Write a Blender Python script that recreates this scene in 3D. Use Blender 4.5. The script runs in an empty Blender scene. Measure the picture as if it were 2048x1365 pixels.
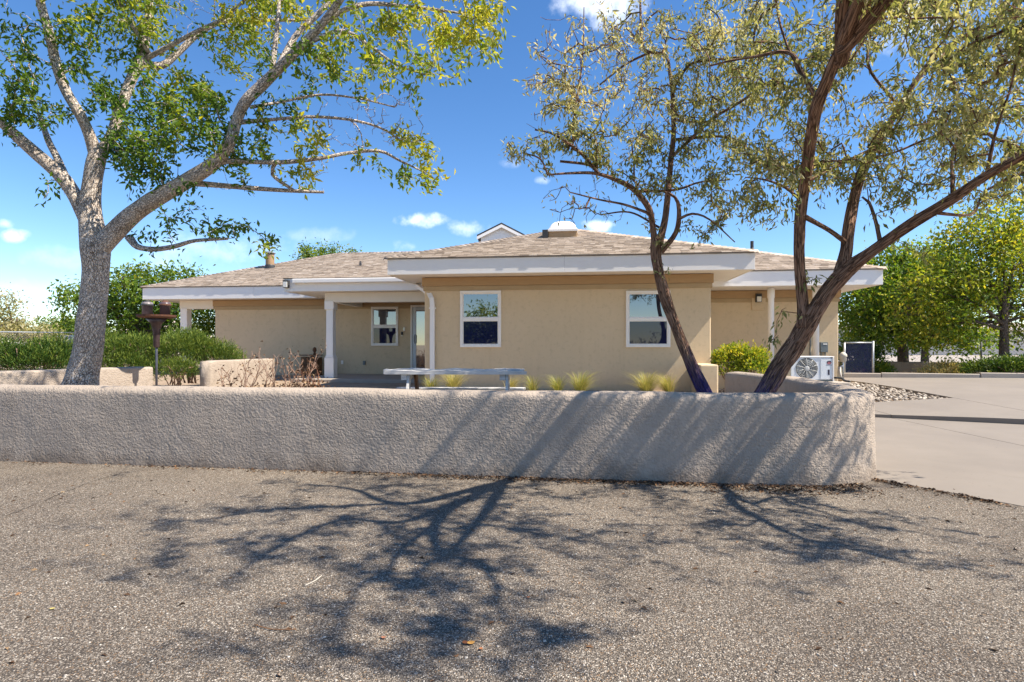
import bpy, bmesh, math, random
import numpy as np
from mathutils import Vector, Matrix, noise as mnoise
random.seed(7); rng = np.random.default_rng(7)
R = math.radians
SC = bpy.context.scene; COL = SC.collection

# ------------------------------------------------------------------ camera, world, sun, exposure
F = 1150.0; EYE = 1.5; HY = 690.0
cam = bpy.data.cameras.new('camera'); camo = bpy.data.objects.new('camera', cam); COL.objects.link(camo)
camo.location = (0, 0, EYE); camo.rotation_euler = (R(90), 0, 0)
cam.sensor_width = 36; cam.lens = 36 * F / 2048; cam.shift_y = (HY - 682.5) / 2048
cam.clip_start = 0.05; cam.clip_end = 5000; SC.camera = camo

SUN = Vector((0.90, -0.25, 1.2)).normalized()          # towards the sun
SUN_EL = math.asin(SUN.z); SUN_AZ = math.atan2(SUN.x, SUN.y)
world = bpy.data.worlds.new('World'); SC.world = world; world.use_nodes = True
def build_world():
    nt = world.node_tree; N = nt.nodes; L = nt.links; N.clear()
    out = N.new('ShaderNodeOutputWorld'); bg = N.new('ShaderNodeBackground'); bg.inputs[1].default_value = 0.108
    L.new(bg.outputs[0], out.inputs[0])
    sky = N.new('ShaderNodeTexSky'); sky.sky_type = 'NISHITA'; sky.sun_disc = False
    sky.sun_elevation = SUN_EL; sky.sun_rotation = SUN_AZ; sky.altitude = 1600
    sky.air_density = 1.0; sky.dust_density = 0.1; sky.ozone_density = 1.6
    hs = N.new('ShaderNodeHueSaturation'); hs.inputs['Saturation'].default_value = 1.24; hs.inputs['Hue'].default_value = 0.503
    L.new(sky.outputs[0], hs.inputs['Color'])
    tc = N.new('ShaderNodeTexCoord'); sep = N.new('ShaderNodeSeparateXYZ'); L.new(tc.outputs['Generated'], sep.inputs[0])
    def m(op, a, b=None, clamp=False):
        n = N.new('ShaderNodeMath'); n.operation = op; n.use_clamp = clamp
        for i, v in enumerate((a, b)):
            if v is None: continue
            if isinstance(v, (int, float)): n.inputs[i].default_value = v
            else: L.new(v, n.inputs[i])
        return n.outputs[0]
    # puffy clouds in world directions (u = X/Y, v = Z/Y of the direction)
    Y = m('MAXIMUM', sep.outputs[1], 0.02)
    u = m('DIVIDE', sep.outputs[0], Y); v = m('DIVIDE', sep.outputs[2], Y)
    ns = N.new('ShaderNodeTexNoise'); ns.inputs['Scale'].default_value = 16; ns.inputs['Detail'].default_value = 6; ns.inputs['Roughness'].default_value = .6
    L.new(tc.outputs['Generated'], ns.inputs['Vector'])
    nz = m('SUBTRACT', ns.outputs[0], .5)
    ns2 = N.new('ShaderNodeTexNoise'); ns2.inputs['Scale'].default_value = 60; ns2.inputs['Detail'].default_value = 4
    L.new(tc.outputs['Generated'], ns2.inputs['Vector'])
    nz2 = m('SUBTRACT', ns2.outputs[0], .5)
    acc = None
    clouds = [(838, 440, 46, 15, .95), (868, 434, 18, 9, .6), (942, 456, 42, 15, .6), (1192, 452, 34, 14, .9), (813, 491, 26, 13, .5),
              (28, 471, 30, 13, .75), (8, 447, 22, 10, .6), (1205, 0, 90, 46, .7), (1830, 20, 160, 90, .6),
              (120, 512, 70, 24, .2), (430, 498, 130, 30, .3), (1085, 362, 16, 8, .4), (1012, 328, 24, 10, .25),
              (80, 590, 120, 30, .15), (340, 520, 70, 26, .35), (640, 470, 60, 14, .18), (2150, 120, 180, 60, .5)]
    for (px, py, a, b, s) in clouds:
        du = m('MULTIPLY', m('SUBTRACT', u, (px - 1024) / F), F / a)
        dv = m('MULTIPLY', m('SUBTRACT', v, (HY - py) / F), F / b)
        d = m('ADD', m('MULTIPLY', du, du), m('MULTIPLY', dv, dv))
        d = m('ADD', d, m('MULTIPLY', nz, 5.5)); d = m('ADD', d, m('MULTIPLY', nz2, 2.2))
        mr = N.new('ShaderNodeMapRange'); mr.interpolation_type = 'SMOOTHSTEP'
        L.new(d, mr.inputs[0]); mr.inputs[1].default_value = 1.5; mr.inputs[2].default_value = -1.3
        mr.inputs[3].default_value = 0; mr.inputs[4].default_value = s
        acc = mr.outputs[0] if acc is None else m('MAXIMUM', acc, mr.outputs[0])
    front = N.new('ShaderNodeMapRange'); L.new(sep.outputs[1], front.inputs[0]); front.inputs[1].default_value = .02; front.inputs[2].default_value = .2
    acc = m('MULTIPLY', acc, front.outputs[0])
    # the same kind of loose clouds over the rest of the sky
    n3 = N.new('ShaderNodeTexNoise'); n3.inputs['Scale'].default_value = 5; n3.inputs['Detail'].default_value = 7; n3.inputs['Roughness'].default_value = .55
    mp = N.new('ShaderNodeMapping'); mp.inputs['Scale'].default_value = (1, 1, 2.6); L.new(tc.outputs['Generated'], mp.inputs[0]); L.new(mp.outputs[0], n3.inputs['Vector'])
    mr = N.new('ShaderNodeMapRange'); mr.interpolation_type = 'SMOOTHSTEP'; L.new(n3.outputs[0], mr.inputs[0])
    mr.inputs[1].default_value = .60; mr.inputs[2].default_value = .75; mr.inputs[4].default_value = .7
    back = N.new('ShaderNodeMapRange'); L.new(sep.outputs[1], back.inputs[0]); back.inputs[1].default_value = .25; back.inputs[2].default_value = .0
    acc = m('MAXIMUM', acc, m('MULTIPLY', mr.outputs[0], back.outputs[0]))
    mix = N.new('ShaderNodeMix'); mix.data_type = 'RGBA'; L.new(acc, mix.inputs['Factor'])
    L.new(hs.outputs[0], mix.inputs['A']); mix.inputs['B'].default_value = (8.6, 8.9, 9.3, 1)
    L.new(mix.outputs['Result'], bg.inputs[0])
build_world()
sun = bpy.data.lights.new('sun', 'SUN'); sun.energy = 5.0; sun.angle = R(.53); sun.color = (1, .91, .78)
suno = bpy.data.objects.new('sun', sun); COL.objects.link(suno)
suno.rotation_euler = SUN.to_track_quat('Z', 'Y').to_euler(); suno.location = (20, -5, 30)
vs = SC.view_settings; vs.view_transform = 'Standard'; vs.look = 'None'; vs.gamma = 1; vs.use_curve_mapping = False
vs.exposure = 1.05

# ------------------------------------------------------------------ helpers
def P(px, py, d): return Vector(((px - 1024) / F * d, d, EYE + (HY - py) / F * d))
def tag(o, label=None, cat=None, group=None, kind=None):
    for k, v in (('label', label), ('category', cat), ('group', group), ('kind', kind)):
        if v: o[k] = v
    return o
def empty(name, loc=(0, 0, 0), rz=0, parent=None):
    o = bpy.data.objects.new(name, None); COL.objects.link(o); o.location = loc; o.rotation_euler = (0, 0, rz)
    o.empty_display_size = .1
    if parent: o.parent = parent
    return o
def link(name, me, mat=None, parent=None, smooth=False):
    o = bpy.data.objects.new(name, me); COL.objects.link(o)
    if mat is not None and not me.materials: me.materials.append(mat)
    if parent: o.parent = parent
    if smooth:
        me.polygons.foreach_set('use_smooth', [True] * len(me.polygons))
    return o
def from_bm(name, bm, mat, parent=None, smooth=False):
    me = bpy.data.meshes.new(name); bm.to_mesh(me); bm.free()
    return link(name, me, mat, parent, smooth)
def pyd(name, verts, faces, mat, parent=None, smooth=False, attrs=None):
    """attrs: {name: (type, per-vertex list)}"""
    me = bpy.data.meshes.new(name); me.from_pydata([tuple(v) for v in verts], [], faces); me.update()
    for k, (t, vals) in (attrs or {}).items():
        a = me.attributes.new(k, t, 'POINT')
        a.data.foreach_set('vector' if t == 'FLOAT_VECTOR' else 'value', np.asarray(vals, dtype=np.float32).ravel())
    return link(name, me, mat, parent, smooth)
def np_mesh(name, V, Fc, mat, parent=None, tone=None, smooth=False):
    V = np.asarray(V, dtype=np.float32); Fc = np.asarray(Fc, dtype=np.int32); k = Fc.shape[1]
    me = bpy.data.meshes.new(name)
    me.vertices.add(len(V)); me.vertices.foreach_set('co', V.ravel())
    me.loops.add(Fc.size); me.loops.foreach_set('vertex_index', Fc.ravel())
    me.polygons.add(len(Fc)); me.polygons.foreach_set('loop_start', np.arange(0, Fc.size, k, dtype=np.int32))
    me.update(calc_edges=True); me.validate()
    if tone is not None:
        a = me.attributes.new('tone', 'FLOAT', 'POINT'); a.data.foreach_set('value', np.asarray(tone, dtype=np.float32))
    return link(name, me, mat, parent, smooth)
def add_box(bm, x0, x1, y0, y1, z0, z1, bev=0.0, mtx=None):
    vs_ = [bm.verts.new(((x0, x1)[i & 1], (y0, y1)[(i >> 1) & 1], (z0, z1)[i >> 2])) for i in range(8)]
    fs = [bm.faces.new([vs_[i] for i in q]) for q in ((0, 2, 3, 1), (4, 5, 7, 6), (0, 1, 5, 4), (2, 6, 7, 3), (0, 4, 6, 2), (1, 3, 7, 5))]
    if mtx is not None: bmesh.ops.transform(bm, matrix=mtx, verts=vs_)
    if bev > 0:
        es = {e for f in fs for e in f.edges}
        bmesh.ops.bevel(bm, geom=list(es), offset=bev, segments=2, affect='EDGES', profile=.5)
def box(name, x0, x1, y0, y1, z0, z1, mat, parent=None, bev=0.004, mtx=None):
    bm = bmesh.new(); add_box(bm, min(x0, x1), max(x0, x1), min(y0, y1), max(y0, y1), z0, z1, bev, mtx)
    return from_bm(name, bm, mat, parent)
def lathe(bm, prof, seg=24, mtx=None):
    rings = []
    for r, z in prof:
        rings.append([bm.verts.new((r * math.cos(2 * math.pi * i / seg), r * math.sin(2 * math.pi * i / seg), z)) for i in range(seg)])
    for a, b in zip(rings, rings[1:]):
        for i in range(seg):
            bm.faces.new((a[i], a[(i + 1) % seg], b[(i + 1) % seg], b[i]))
    bm.faces.new(rings[0][::-1]); bm.faces.new(rings[-1])
    if mtx is not None: bmesh.ops.transform(bm, matrix=mtx, verts=[v for r in rings for v in r])
def catmull(pts, step=.1):
    """pts: list of tuples; smooth resample"""
    A = [np.array(p, float) for p in pts]; A = [2 * A[0] - A[1]] + A + [2 * A[-1] - A[-2]]
    out = []
    for i in range(1, len(A) - 2):
        p0, p1, p2, p3 = A[i - 1:i + 3]
        n = max(1, int(np.linalg.norm((p2 - p1)[:3]) / step))
        for j in range(n):
            t = j / n
            out.append(.5 * (2 * p1 + (p2 - p0) * t + (2 * p0 - 5 * p1 + 4 * p2 - p3) * t * t + (3 * p1 - p0 - 3 * p2 + p3) * t ** 3))
    out.append(A[-2]); return out
class Tubes:
    """collects tapered tubes with a seamless bark coordinate"""
    def __init__(s): s.v = []; s.f = []; s.bk = []
    def tube(s, pts, rad, sides=6, ridge=0.0, lump=0.0, seed=0.0, cap=True, freq=2.2):
        pts = [Vector(p[:3]) for p in pts]; n = len(pts)
        if n < 2: return
        base = len(s.v); ln = 0.0
        t = (pts[1] - pts[0]).normalized()
        ref = Vector((0, 0, 1)) if abs(t.z) < .9 else Vector((1, 0, 0))
        nx = t.cross(ref).normalized()
        for i in range(n):
            t = (pts[min(i + 1, n - 1)] - pts[max(i - 1, 0)]); t = t.normalized() if t.length > 1e-9 else Vector((0, 0, 1))
            nx = (nx - t * nx.dot(t)); nx = nx.normalized() if nx.length > 1e-6 else t.orthogonal().normalized()
            by = t.cross(nx)
            if i: ln += (pts[i] - pts[i - 1]).length
            for k in range(sides):
                a = 2 * math.pi * k / sides; c, sn_ = math.cos(a), math.sin(a); r = rad[i]
                if ridge or lump:
                    if ridge:
                        q = mnoise.noise(Vector((c * freq * 1.6 + seed, sn_ * freq * 1.6, ln * 1.3)))
                        q2 = mnoise.noise(Vector((c * freq * 4 + seed, sn_ * freq * 4, ln * 3 + 9)))
                        r *= 1 + ridge * (1.3 * abs(q) - .35 + .6 * q2)
                    if lump: r *= 1 + lump * mnoise.noise(Vector((c * .9 + seed, sn_ * .9, ln * 2.1 + 5)))
                s.v.append(pts[i] + nx * (c * r) + by * (sn_ * r)); s.bk.append((c * rad[i], sn_ * rad[i], ln + seed))
        for i in range(n - 1):
            for k in range(sides):
                k2 = (k + 1) % sides
                s.f.append((base + i * sides + k, base + i * sides + k2, base + (i + 1) * sides + k2, base + (i + 1) * sides + k))
        if cap:
            s.f.append(tuple(base + (n - 1) * sides + k for k in range(sides)))
            s.f.append(tuple(base + k for k in range(sides - 1, -1, -1)))
    def build(s, name, mat, parent=None, smooth=True):
        return pyd(name, s.v, s.f, mat, parent, smooth, {'bk': ('FLOAT_VECTOR', s.bk)})

# ------------------------------------------------------------------ materials
MATS = {}
def nodes_of(name):
    m = bpy.data.materials.new(name); m.use_nodes = True; nt = m.node_tree
    b = nt.nodes['Principled BSDF']; return m, nt, b
def ramp(nt, fac, stops):
    r = nt.nodes.new('ShaderNodeValToRGB'); nt.links.new(fac, r.inputs[0])
    e = r.color_ramp.elements
    while len(e) < len(stops): e.new(.5)
    for k, (p, c) in enumerate(stops): e[k].position = p; e[k].color = (*c, 1)
    return r.outputs[0]
def ntex(nt, vec, scale, detail=4, rough=.55, dist=0):
    n = nt.nodes.new('ShaderNodeTexNoise'); n.inputs['Scale'].default_value = scale; n.inputs['Detail'].default_value = detail
    n.inputs['Roughness'].default_value = rough; n.inputs['Distortion'].default_value = dist
    nt.links.new(vec, n.inputs['Vector']); return n.outputs[0]
def coord(nt, attr=None, scale=None):
    if attr:
        a = nt.nodes.new('ShaderNodeAttribute'); a.attribute_name = attr; v = a.outputs['Vector']
    else: v = nt.nodes.new('ShaderNodeTexCoord').outputs['Object']
    if scale:
        mp = nt.nodes.new('ShaderNodeMapping'); mp.inputs['Scale'].default_value = scale; nt.links.new(v, mp.inputs[0]); v = mp.outputs[0]
    return v
def mixc(nt, fac, a, b, blend='MIX'):
    m = nt.nodes.new('ShaderNodeMix'); m.data_type = 'RGBA'; m.blend_type = blend
    for sock, val in (('Factor', fac), ('A', a), ('B', b)):
        if isinstance(val, (int, float)): m.inputs[sock].default_value = val
        elif isinstance(val, tuple): m.inputs[sock].default_value = (*val, 1)
        else: nt.links.new(val, m.inputs[sock])
    return m.outputs['Result']
def mathn(nt, op, a, b=0.0, clamp=False):
    n = nt.nodes.new('ShaderNodeMath'); n.operation = op; n.use_clamp = clamp
    for i, v in enumerate((a, b)):
        if isinstance(v, (int, float)): n.inputs[i].default_value = v
        else: nt.links.new(v, n.inputs[i])
    return n.outputs[0]
def bump(nt, b, h, strength, dist):
    n = nt.nodes.new('ShaderNodeBump'); n.inputs['Strength'].default_value = strength; n.inputs['Distance'].default_value = dist
    nt.links.new(h, n.inputs['Height']); nt.links.new(n.outputs[0], b.inputs['Normal'])
def simple(name, c1, c2=None, scale=6, rough=.6, bs=0, bscale=40, bdist=.01, attr=None, sc=None, metal=0, spec=.4):
    m, nt, b = nodes_of(name); v = coord(nt, attr, sc); c2 = c2 or tuple(x * .85 for x in c1)
    n = ntex(nt, v, scale, 5, .6)
    nt.links.new(ramp(nt, n, [(.3, c1), (.7, c2)]), b.inputs['Base Color'])
    b.inputs['Roughness'].default_value = rough; b.inputs['Metallic'].default_value = metal; b.inputs['Specular IOR Level'].default_value = spec
    if bs: bump(nt, b, ntex(nt, v, bscale, 5, .6), bs, bdist)
    MATS[name] = m; return m
white = simple('white_paint', (.88, .85, .81), (.84, .81, .775), 3, .45, .1, 30, .004)
offwhite = simple('cream_paint', (.80, .74, .65), (.75, .69, .60), 3, .5, .1, 30, .004)
vinyl = simple('white_vinyl', (.88, .83, .77), (.84, .80, .74), 3, .35)
brown_trim = simple('brown_trim', (.43, .28, .145), (.38, .245, .125), 4, .7, .2, 50, .004, sc=(1, 1, 6))
tan_trim = simple('tan_trim', (.45, .33, .19), (.40, .29, .165), 4, .75, .2, 50, .004)
metal = simple('galvanised_metal', (.42, .44, .45), (.34, .36, .37), 12, .45, metal=.6)
dark_metal = simple('dark_metal', (.03, .03, .032), (.05, .05, .05), 12, .5)
rust = simple('rusty_metal', (.13, .052, .028), (.07, .035, .025), 18, .8, .3, 60, .003)
grey_box = simple('grey_enamel', (.16, .19, .20), (.13, .16, .17), 6, .45)
concrete_pale = simple('pale_concrete', (.38, .33, .28), (.32, .28, .235), 2.2, .85, .25, 90, .003)
wood_grey = simple('weathered_grey_wood', (.62, .60, .57), (.38, .37, .36), 7, .85, .5, 22, .006, sc=(.35, 7, 7))
brown_wood = simple('old_brown_wood', (.20, .105, .05), (.11, .055, .03), 6, .85, .4, 20, .004, sc=(4, 4, .7))
soil = simple('garden_soil', (.36, .27, .19), (.24, .175, .12), 3.5, .95, .8, 25, .03)
far_ground = simple('dry_ground', (.36, .30, .225), (.27, .22, .16), .35, .95, .5, 4, .05)
dead_stem = simple('dead_stem', (.30, .20, .15), (.19, .11, .075), 14, .85, .3, 50, .003)
dead_leaf = simple('dead_leaf', (.22, .10, .045), (.13, .055, .028), 9, .85)
def stucco(name, c1, c2, fine=45, s=.5, dist=.006, brick=False, big=1.1, attr=None, dirt=.22):
    m, nt, b = nodes_of(name); v = coord(nt, attr)
    col = ramp(nt, ntex(nt, v, big, 5, .62), [(.3, c1), (.72, c2)])
    spots = ntex(nt, v, 9, 6, .7)
    col = mixc(nt, mathn(nt, 'MULTIPLY', mathn(nt, 'SUBTRACT', spots, .52, True), 1.6), col, tuple(x * .55 for x in c2))
    mp = nt.nodes.new('ShaderNodeMapping'); mp.inputs['Scale'].default_value = (3.2, 3.2, .35); nt.links.new(v, mp.inputs[0])
    streak = mathn(nt, 'MULTIPLY', mathn(nt, 'SUBTRACT', ntex(nt, mp.outputs[0], 1.6, 6, .7), .52, True), 2.4, True)
    col = mixc(nt, mathn(nt, 'MULTIPLY', streak, dirt), col, tuple(x * .5 for x in c2))
    sep = nt.nodes.new('ShaderNodeSeparateXYZ'); nt.links.new(v, sep.inputs[0])
    low = nt.nodes.new('ShaderNodeMapRange'); nt.links.new(mathn(nt, 'ADD', sep.outputs[2], mathn(nt, 'MULTIPLY', mathn(nt, 'SUBTRACT', ntex(nt, v, 3.5, 6, .7), .5), -.8)), low.inputs[0]); low.inputs[1].default_value = .20; low.inputs[2].default_value = -.05
    col = mixc(nt, mathn(nt, 'MULTIPLY', low.outputs[0], dirt * 1.1), col, (c2[0] * .42, c2[1] * .36, c2[2] * .30))
    nt.links.new(col, b.inputs['Base Color']); b.inputs['Roughness'].default_value = .92; b.inputs['Specular IOR Level'].default_value = .2
    h = mathn(nt, 'MULTIPLY', ntex(nt, v, fine, 3, .5, .4), mathn(nt, 'ADD', mathn(nt, 'MULTIPLY', ntex(nt, v, 2.3, 4, .6), 2.4), -.35))
    vo = nt.nodes.new('ShaderNodeTexVoronoi'); vo.feature = 'SMOOTH_F1'; vo.inputs['Scale'].default_value = fine * .55; nt.links.new(v, vo.inputs['Vector'])
    h = mathn(nt, 'ADD', h, mathn(nt, 'MULTIPLY', vo.outputs['Distance'], -.55))
    h = mathn(nt, 'ADD', h, mathn(nt, 'MULTIPLY', ntex(nt, v, 5, 3, .5), 1.3))
    if brick:
        a = nt.nodes.new('ShaderNodeAttribute'); a.attribute_name = 'bk'
        bt = nt.nodes.new('ShaderNodeTexBrick'); bt.inputs['Scale'].default_value = 1; bt.inputs['Brick Width'].default_value = .405; bt.inputs['Row Height'].default_value = .205
        bt.inputs['Mortar Size'].default_value = .006; bt.inputs['Mortar Smooth'].default_value = .5
        nt.links.new(a.outputs['Vector'], bt.inputs['Vector'])
        msk = mathn(nt, 'MULTIPLY', bt.outputs['Fac'], mathn(nt, 'MULTIPLY', mathn(nt, 'SUBTRACT', ntex(nt, v, 1.7, 2), .42, True), 4, True))
        h = mathn(nt, 'ADD', h, mathn(nt, 'MULTIPLY', msk, -.22))
    bump(nt, b, h, s, dist); MATS[name] = m; return m
house_stucco = stucco('tan_stucco', (.67, .525, .345), (.62, .485, .315), 60, .35, .004, big=.7)
wall_stucco = stucco('pale_wall_stucco', (.42, .35, .285), (.335, .28, .23), 58, 1.0, .014, True, big=.9, dirt=.5)
def asphalt_mat():
    m, nt, b = nodes_of('worn_asphalt'); v = coord(nt)
    vo = nt.nodes.new('ShaderNodeTexVoronoi'); vo.inputs['Scale'].default_value = 130; nt.links.new(v, vo.inputs['Vector'])
    sep = nt.nodes.new('ShaderNodeSeparateColor'); nt.links.new(vo.outputs['Color'], sep.inputs[0])
    stones = ramp(nt, sep.outputs[0], [(0, (.06, .052, .045)), (.3, (.165, .14, .115)), (.62, (.26, .22, .18)), (.86, (.37, .325, .27)), (.97, (.60, .55, .48))])
    stones = mixc(nt, mathn(nt, 'GREATER_THAN', sep.outputs[1], .93), stones, (.30, .20, .12))
    binder = mathn(nt, 'MULTIPLY', mathn(nt, 'SUBTRACT', vo.outputs['Distance'], .38, True), 2.6, True)
    col = mixc(nt, binder, stones, (.075, .064, .054))
    v2 = nt.nodes.new('ShaderNodeTexVoronoi'); v2.inputs['Scale'].default_value = 32; nt.links.new(v, v2.inputs['Vector'])
    s2 = nt.nodes.new('ShaderNodeSeparateColor'); nt.links.new(v2.outputs['Color'], s2.inputs[0])
    big = mathn(nt, 'MULTIPLY', mathn(nt, 'GREATER_THAN', s2.outputs[0], .92), mathn(nt, 'LESS_THAN', v2.outputs['Distance'], .30))
    col = mixc(nt, mathn(nt, 'MULTIPLY', big, .8), col, ramp(nt, s2.outputs[1], [(0, (.09, .08, .07)), (.5, (.28, .24, .20)), (1, (.42, .38, .33))]))
    patch = ntex(nt, v, .55, 6, .62, .3)
    col = mixc(nt, 1.0, col, ramp(nt, patch, [(.28, (.70, .68, .67)), (.5, (1, .985, .96)), (.72, (1.2, 1.18, 1.14))]), 'MULTIPLY')
    stain = mathn(nt, 'MULTIPLY', mathn(nt, 'SUBTRACT', ntex(nt, v, 1.7, 7, .68), .56, True), 3.2, True)
    col = mixc(nt, mathn(nt, 'MULTIPLY', stain, .6), col, (.075, .062, .052))
    nt.links.new(col, b.inputs['Base Color']); b.inputs['Roughness'].default_value = .93; b.inputs['Specular IOR Level'].default_value = .2
    h = mathn(nt, 'ADD', mathn(nt, 'MULTIPLY', vo.outputs['Distance'], -1.0), mathn(nt, 'MULTIPLY', big, .6))
    h = mathn(nt, 'ADD', h, mathn(nt, 'MULTIPLY', ntex(nt, v, 14, 4), .8))
    bump(nt, b, h, .9, .009); MATS['asphalt'] = m; return m
asphalt = asphalt_mat()
def concrete_mat():
    m, nt, b = nodes_of('driveway_concrete'); v = coord(nt)
    col = ramp(nt, ntex(nt, v, .8, 6, .6), [(.3, (.23, .198, .165)), (.7, (.19, .163, .137))])
    sp = mathn(nt, 'MULTIPLY', mathn(nt, 'SUBTRACT', ntex(nt, v, 22, 2, .5), .70, True), 14, True)
    col = mixc(nt, mathn(nt, 'MULTIPLY', sp, .8), col, (.14, .115, .09))
    st = mathn(nt, 'MULTIPLY', mathn(nt, 'SUBTRACT', ntex(nt, v, 2.6, 6, .7, .6), .60, True), 3, True)
    col = mixc(nt, mathn(nt, 'MULTIPLY', st, .55), col, (.15, .12, .095))
    nt.links.new(col, b.inputs['Base Color']); b.inputs['Roughness'].default_value = .85
    bump(nt, b, ntex(nt, v, 120, 4, .6), .25, .003); MATS['concrete'] = m; return m
concrete = concrete_mat()
def shingle_mat():
    m, nt, b = nodes_of('roof_shingle'); a = nt.nodes.new('ShaderNodeAttribute'); a.attribute_name = 'tone'; v = coord(nt)
    col = ramp(nt, a.outputs['Fac'], [(0, (.25, .195, .15)), (.35, (.355, .285, .225)), (.75, (.43, .35, .28)), (1, (.53, .45, .375))])
    col = mixc(nt, 1.0, col, ramp(nt, ntex(nt, v, 70, 3), [(.3, (.78, .78, .78)), (.7, (1.15, 1.15, 1.15))]), 'MULTIPLY')
    nt.links.new(col, b.inputs['Base Color']); b.inputs['Roughness'].default_value = .95; b.inputs['Specular IOR Level'].default_value = .15
    bump(nt, b, ntex(nt, v, 160, 3), .2, .003); MATS['shingle'] = m; return m
shingle = shingle_mat()
def leaf_mat(name, stops, trans=.4, rough=.5, thue=(1.15, 1.1, .55)):
    m, nt, b = nodes_of(name); a = nt.nodes.new('ShaderNodeAttribute'); a.attribute_name = 'tone'
    col = ramp(nt, a.outputs['Fac'], stops); nt.links.new(col, b.inputs['Base Color'])
    b.inputs['Roughness'].default_value = rough; b.inputs['Specular IOR Level'].default_value = .3
    tr = nt.nodes.new('ShaderNodeBsdfTranslucent'); nt.links.new(mixc(nt, 1.0, col, thue, 'MULTIPLY'), tr.inputs[0])
    mx = nt.nodes.new('ShaderNodeMixShader'); mx.inputs[0].default_value = trans
    nt.links.new(b.outputs[0], mx.inputs[1]); nt.links.new(tr.outputs[0], mx.inputs[2])
    nt.links.new(mx.outputs[0], nt.nodes['Material Output'].inputs[0]); MATS[name] = m; return m
leaf_ash = leaf_mat('ash_leaf', [(0, (.05, .105, .02)), (.4, (.125, .205, .03)), (.72, (.29, .33, .04)), (1, (.50, .44, .06))], .5, thue=(1.5, 1.45, .6))
leaf_olive = leaf_mat('olive_leaf', [(0, (.13, .155, .055)), (.35, (.26, .26, .10)), (.7, (.44, .40, .20)), (1, (.60, .52, .36))], .5, thue=(1.25, 1.25, .7))
leaf_far = leaf_mat('tree_leaf', [(0, (.055, .125, .022)), (.45, (.15, .235, .03)), (.75, (.34, .36, .04)), (1, (.54, .46, .07))], .45, thue=(1.5, 1.4, .5))
leaf_juniper = leaf_mat('juniper_leaf', [(0, (.022, .065, .012)), (.5, (.07, .135, .02)), (1, (.24, .29, .045))], .25)
leaf_grass = leaf_mat('grass_blade', [(0, (.15, .21, .045)), (.5, (.37, .35, .11)), (1, (.60, .50, .25))], .35)
def bark(name, c_dark, c_mid, c_pale, st, zs, depth, pale_amt, shade_navy=None, pk=1.15, pw=.13, pd=.7):
    m, nt, b = nodes_of(name); v = coord(nt, 'bk', (1, 1, zs))
    n1 = ntex(nt, v, st, 6, .65, .6); n2 = ntex(nt, v, st * .25, 4, .6)
    vo = nt.nodes.new('ShaderNodeTexVoronoi'); vo.feature = 'DISTANCE_TO_EDGE'; vo.inputs['Scale'].default_value = st * pk
    dv = nt.nodes.new('ShaderNodeVectorMath'); dv.operation = 'MULTIPLY_ADD'; dn = nt.nodes.new('ShaderNodeTexNoise'); dn.inputs['Scale'].default_value = st * .5; nt.links.new(v, dn.inputs['Vector'])
    nt.links.new(dn.outputs['Color'], dv.inputs[0]); dv.inputs[1].default_value = (.06, .06, .06); nt.links.new(v, dv.inputs[2]); nt.links.new(dv.outputs[0], vo.inputs['Vector'])
    plate = nt.nodes.new('ShaderNodeMapRange'); plate.interpolation_type = 'SMOOTHSTEP'; nt.links.new(vo.outputs['Distance'], plate.inputs[0]); plate.inputs[1].default_value = .0; plate.inputs[2].default_value = pw
    col = ramp(nt, n1, [(.34, c_mid), (.52, tuple((a_ + b_) / 2 for a_, b_ in zip(c_mid, c_pale))), (.68, c_pale)])
    col = mixc(nt, mathn(nt, 'ADD', mathn(nt, 'MULTIPLY', plate.outputs[0], pd), 1 - pd), c_dark, col)
    v0 = coord(nt, 'bk'); pm = mathn(nt, 'MULTIPLY', mathn(nt, 'SUBTRACT', ntex(nt, v0, 3.2, 5, .65), 1 - pale_amt, True), 5, True)
    col = mixc(nt, mathn(nt, 'MULTIPLY', pm, .6), col, mixc(nt, .75, col, c_pale))
    if shade_navy:  # blue cast of deep shade put into the bark colour near the ground
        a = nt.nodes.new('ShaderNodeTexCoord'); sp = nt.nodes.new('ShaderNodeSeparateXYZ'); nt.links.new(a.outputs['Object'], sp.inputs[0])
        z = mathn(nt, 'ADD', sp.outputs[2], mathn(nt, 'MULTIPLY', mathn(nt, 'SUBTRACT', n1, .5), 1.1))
        fz = nt.nodes.new('ShaderNodeMapRange'); nt.links.new(z, fz.inputs[0]); fz.inputs[1].default_value = shade_navy[1]; fz.inputs[2].default_value = shade_navy[0]
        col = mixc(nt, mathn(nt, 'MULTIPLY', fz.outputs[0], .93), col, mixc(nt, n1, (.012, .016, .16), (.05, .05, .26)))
    nt.links.new(col, b.inputs['Base Color']); b.inputs['Roughness'].default_value = .9; b.inputs['Specular IOR Level'].default_value = .2
    bump(nt, b, mathn(nt, 'ADD', mathn(nt, 'ADD', n1, n2), plate.outputs[0]), 1.0, depth); MATS[name] = m; return m
bark_ash = bark('grey_furrowed_bark', (.12, .085, .065), (.40, .315, .25), (.80, .70, .60), 38, .40, .03, .60)
bark_red = bark('reddish_shaggy_bark', (.06, .03, .02), (.24, .125, .078), (.50, .31, .21), 46, .07, .04, .44)
bark_shade1 = bark('reddish_bark_blue_shade', (.06, .03, .02), (.24, .125, .078), (.50, .31, .21), 46, .07, .04, .44, (.75, 1.45))  # lower trunk carries the painted blue shade tint
bark_shade2 = bark('reddish_bark_blue_shade_foot', (.06, .03, .02), (.24, .125, .078), (.50, .31, .21), 46, .07, .04, .44, (.68, 1.18))
bark_far = bark('dull_bark', (.06, .045, .035), (.13, .10, .08), (.22, .18, .15), 30, .3, .02, .4)
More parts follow.
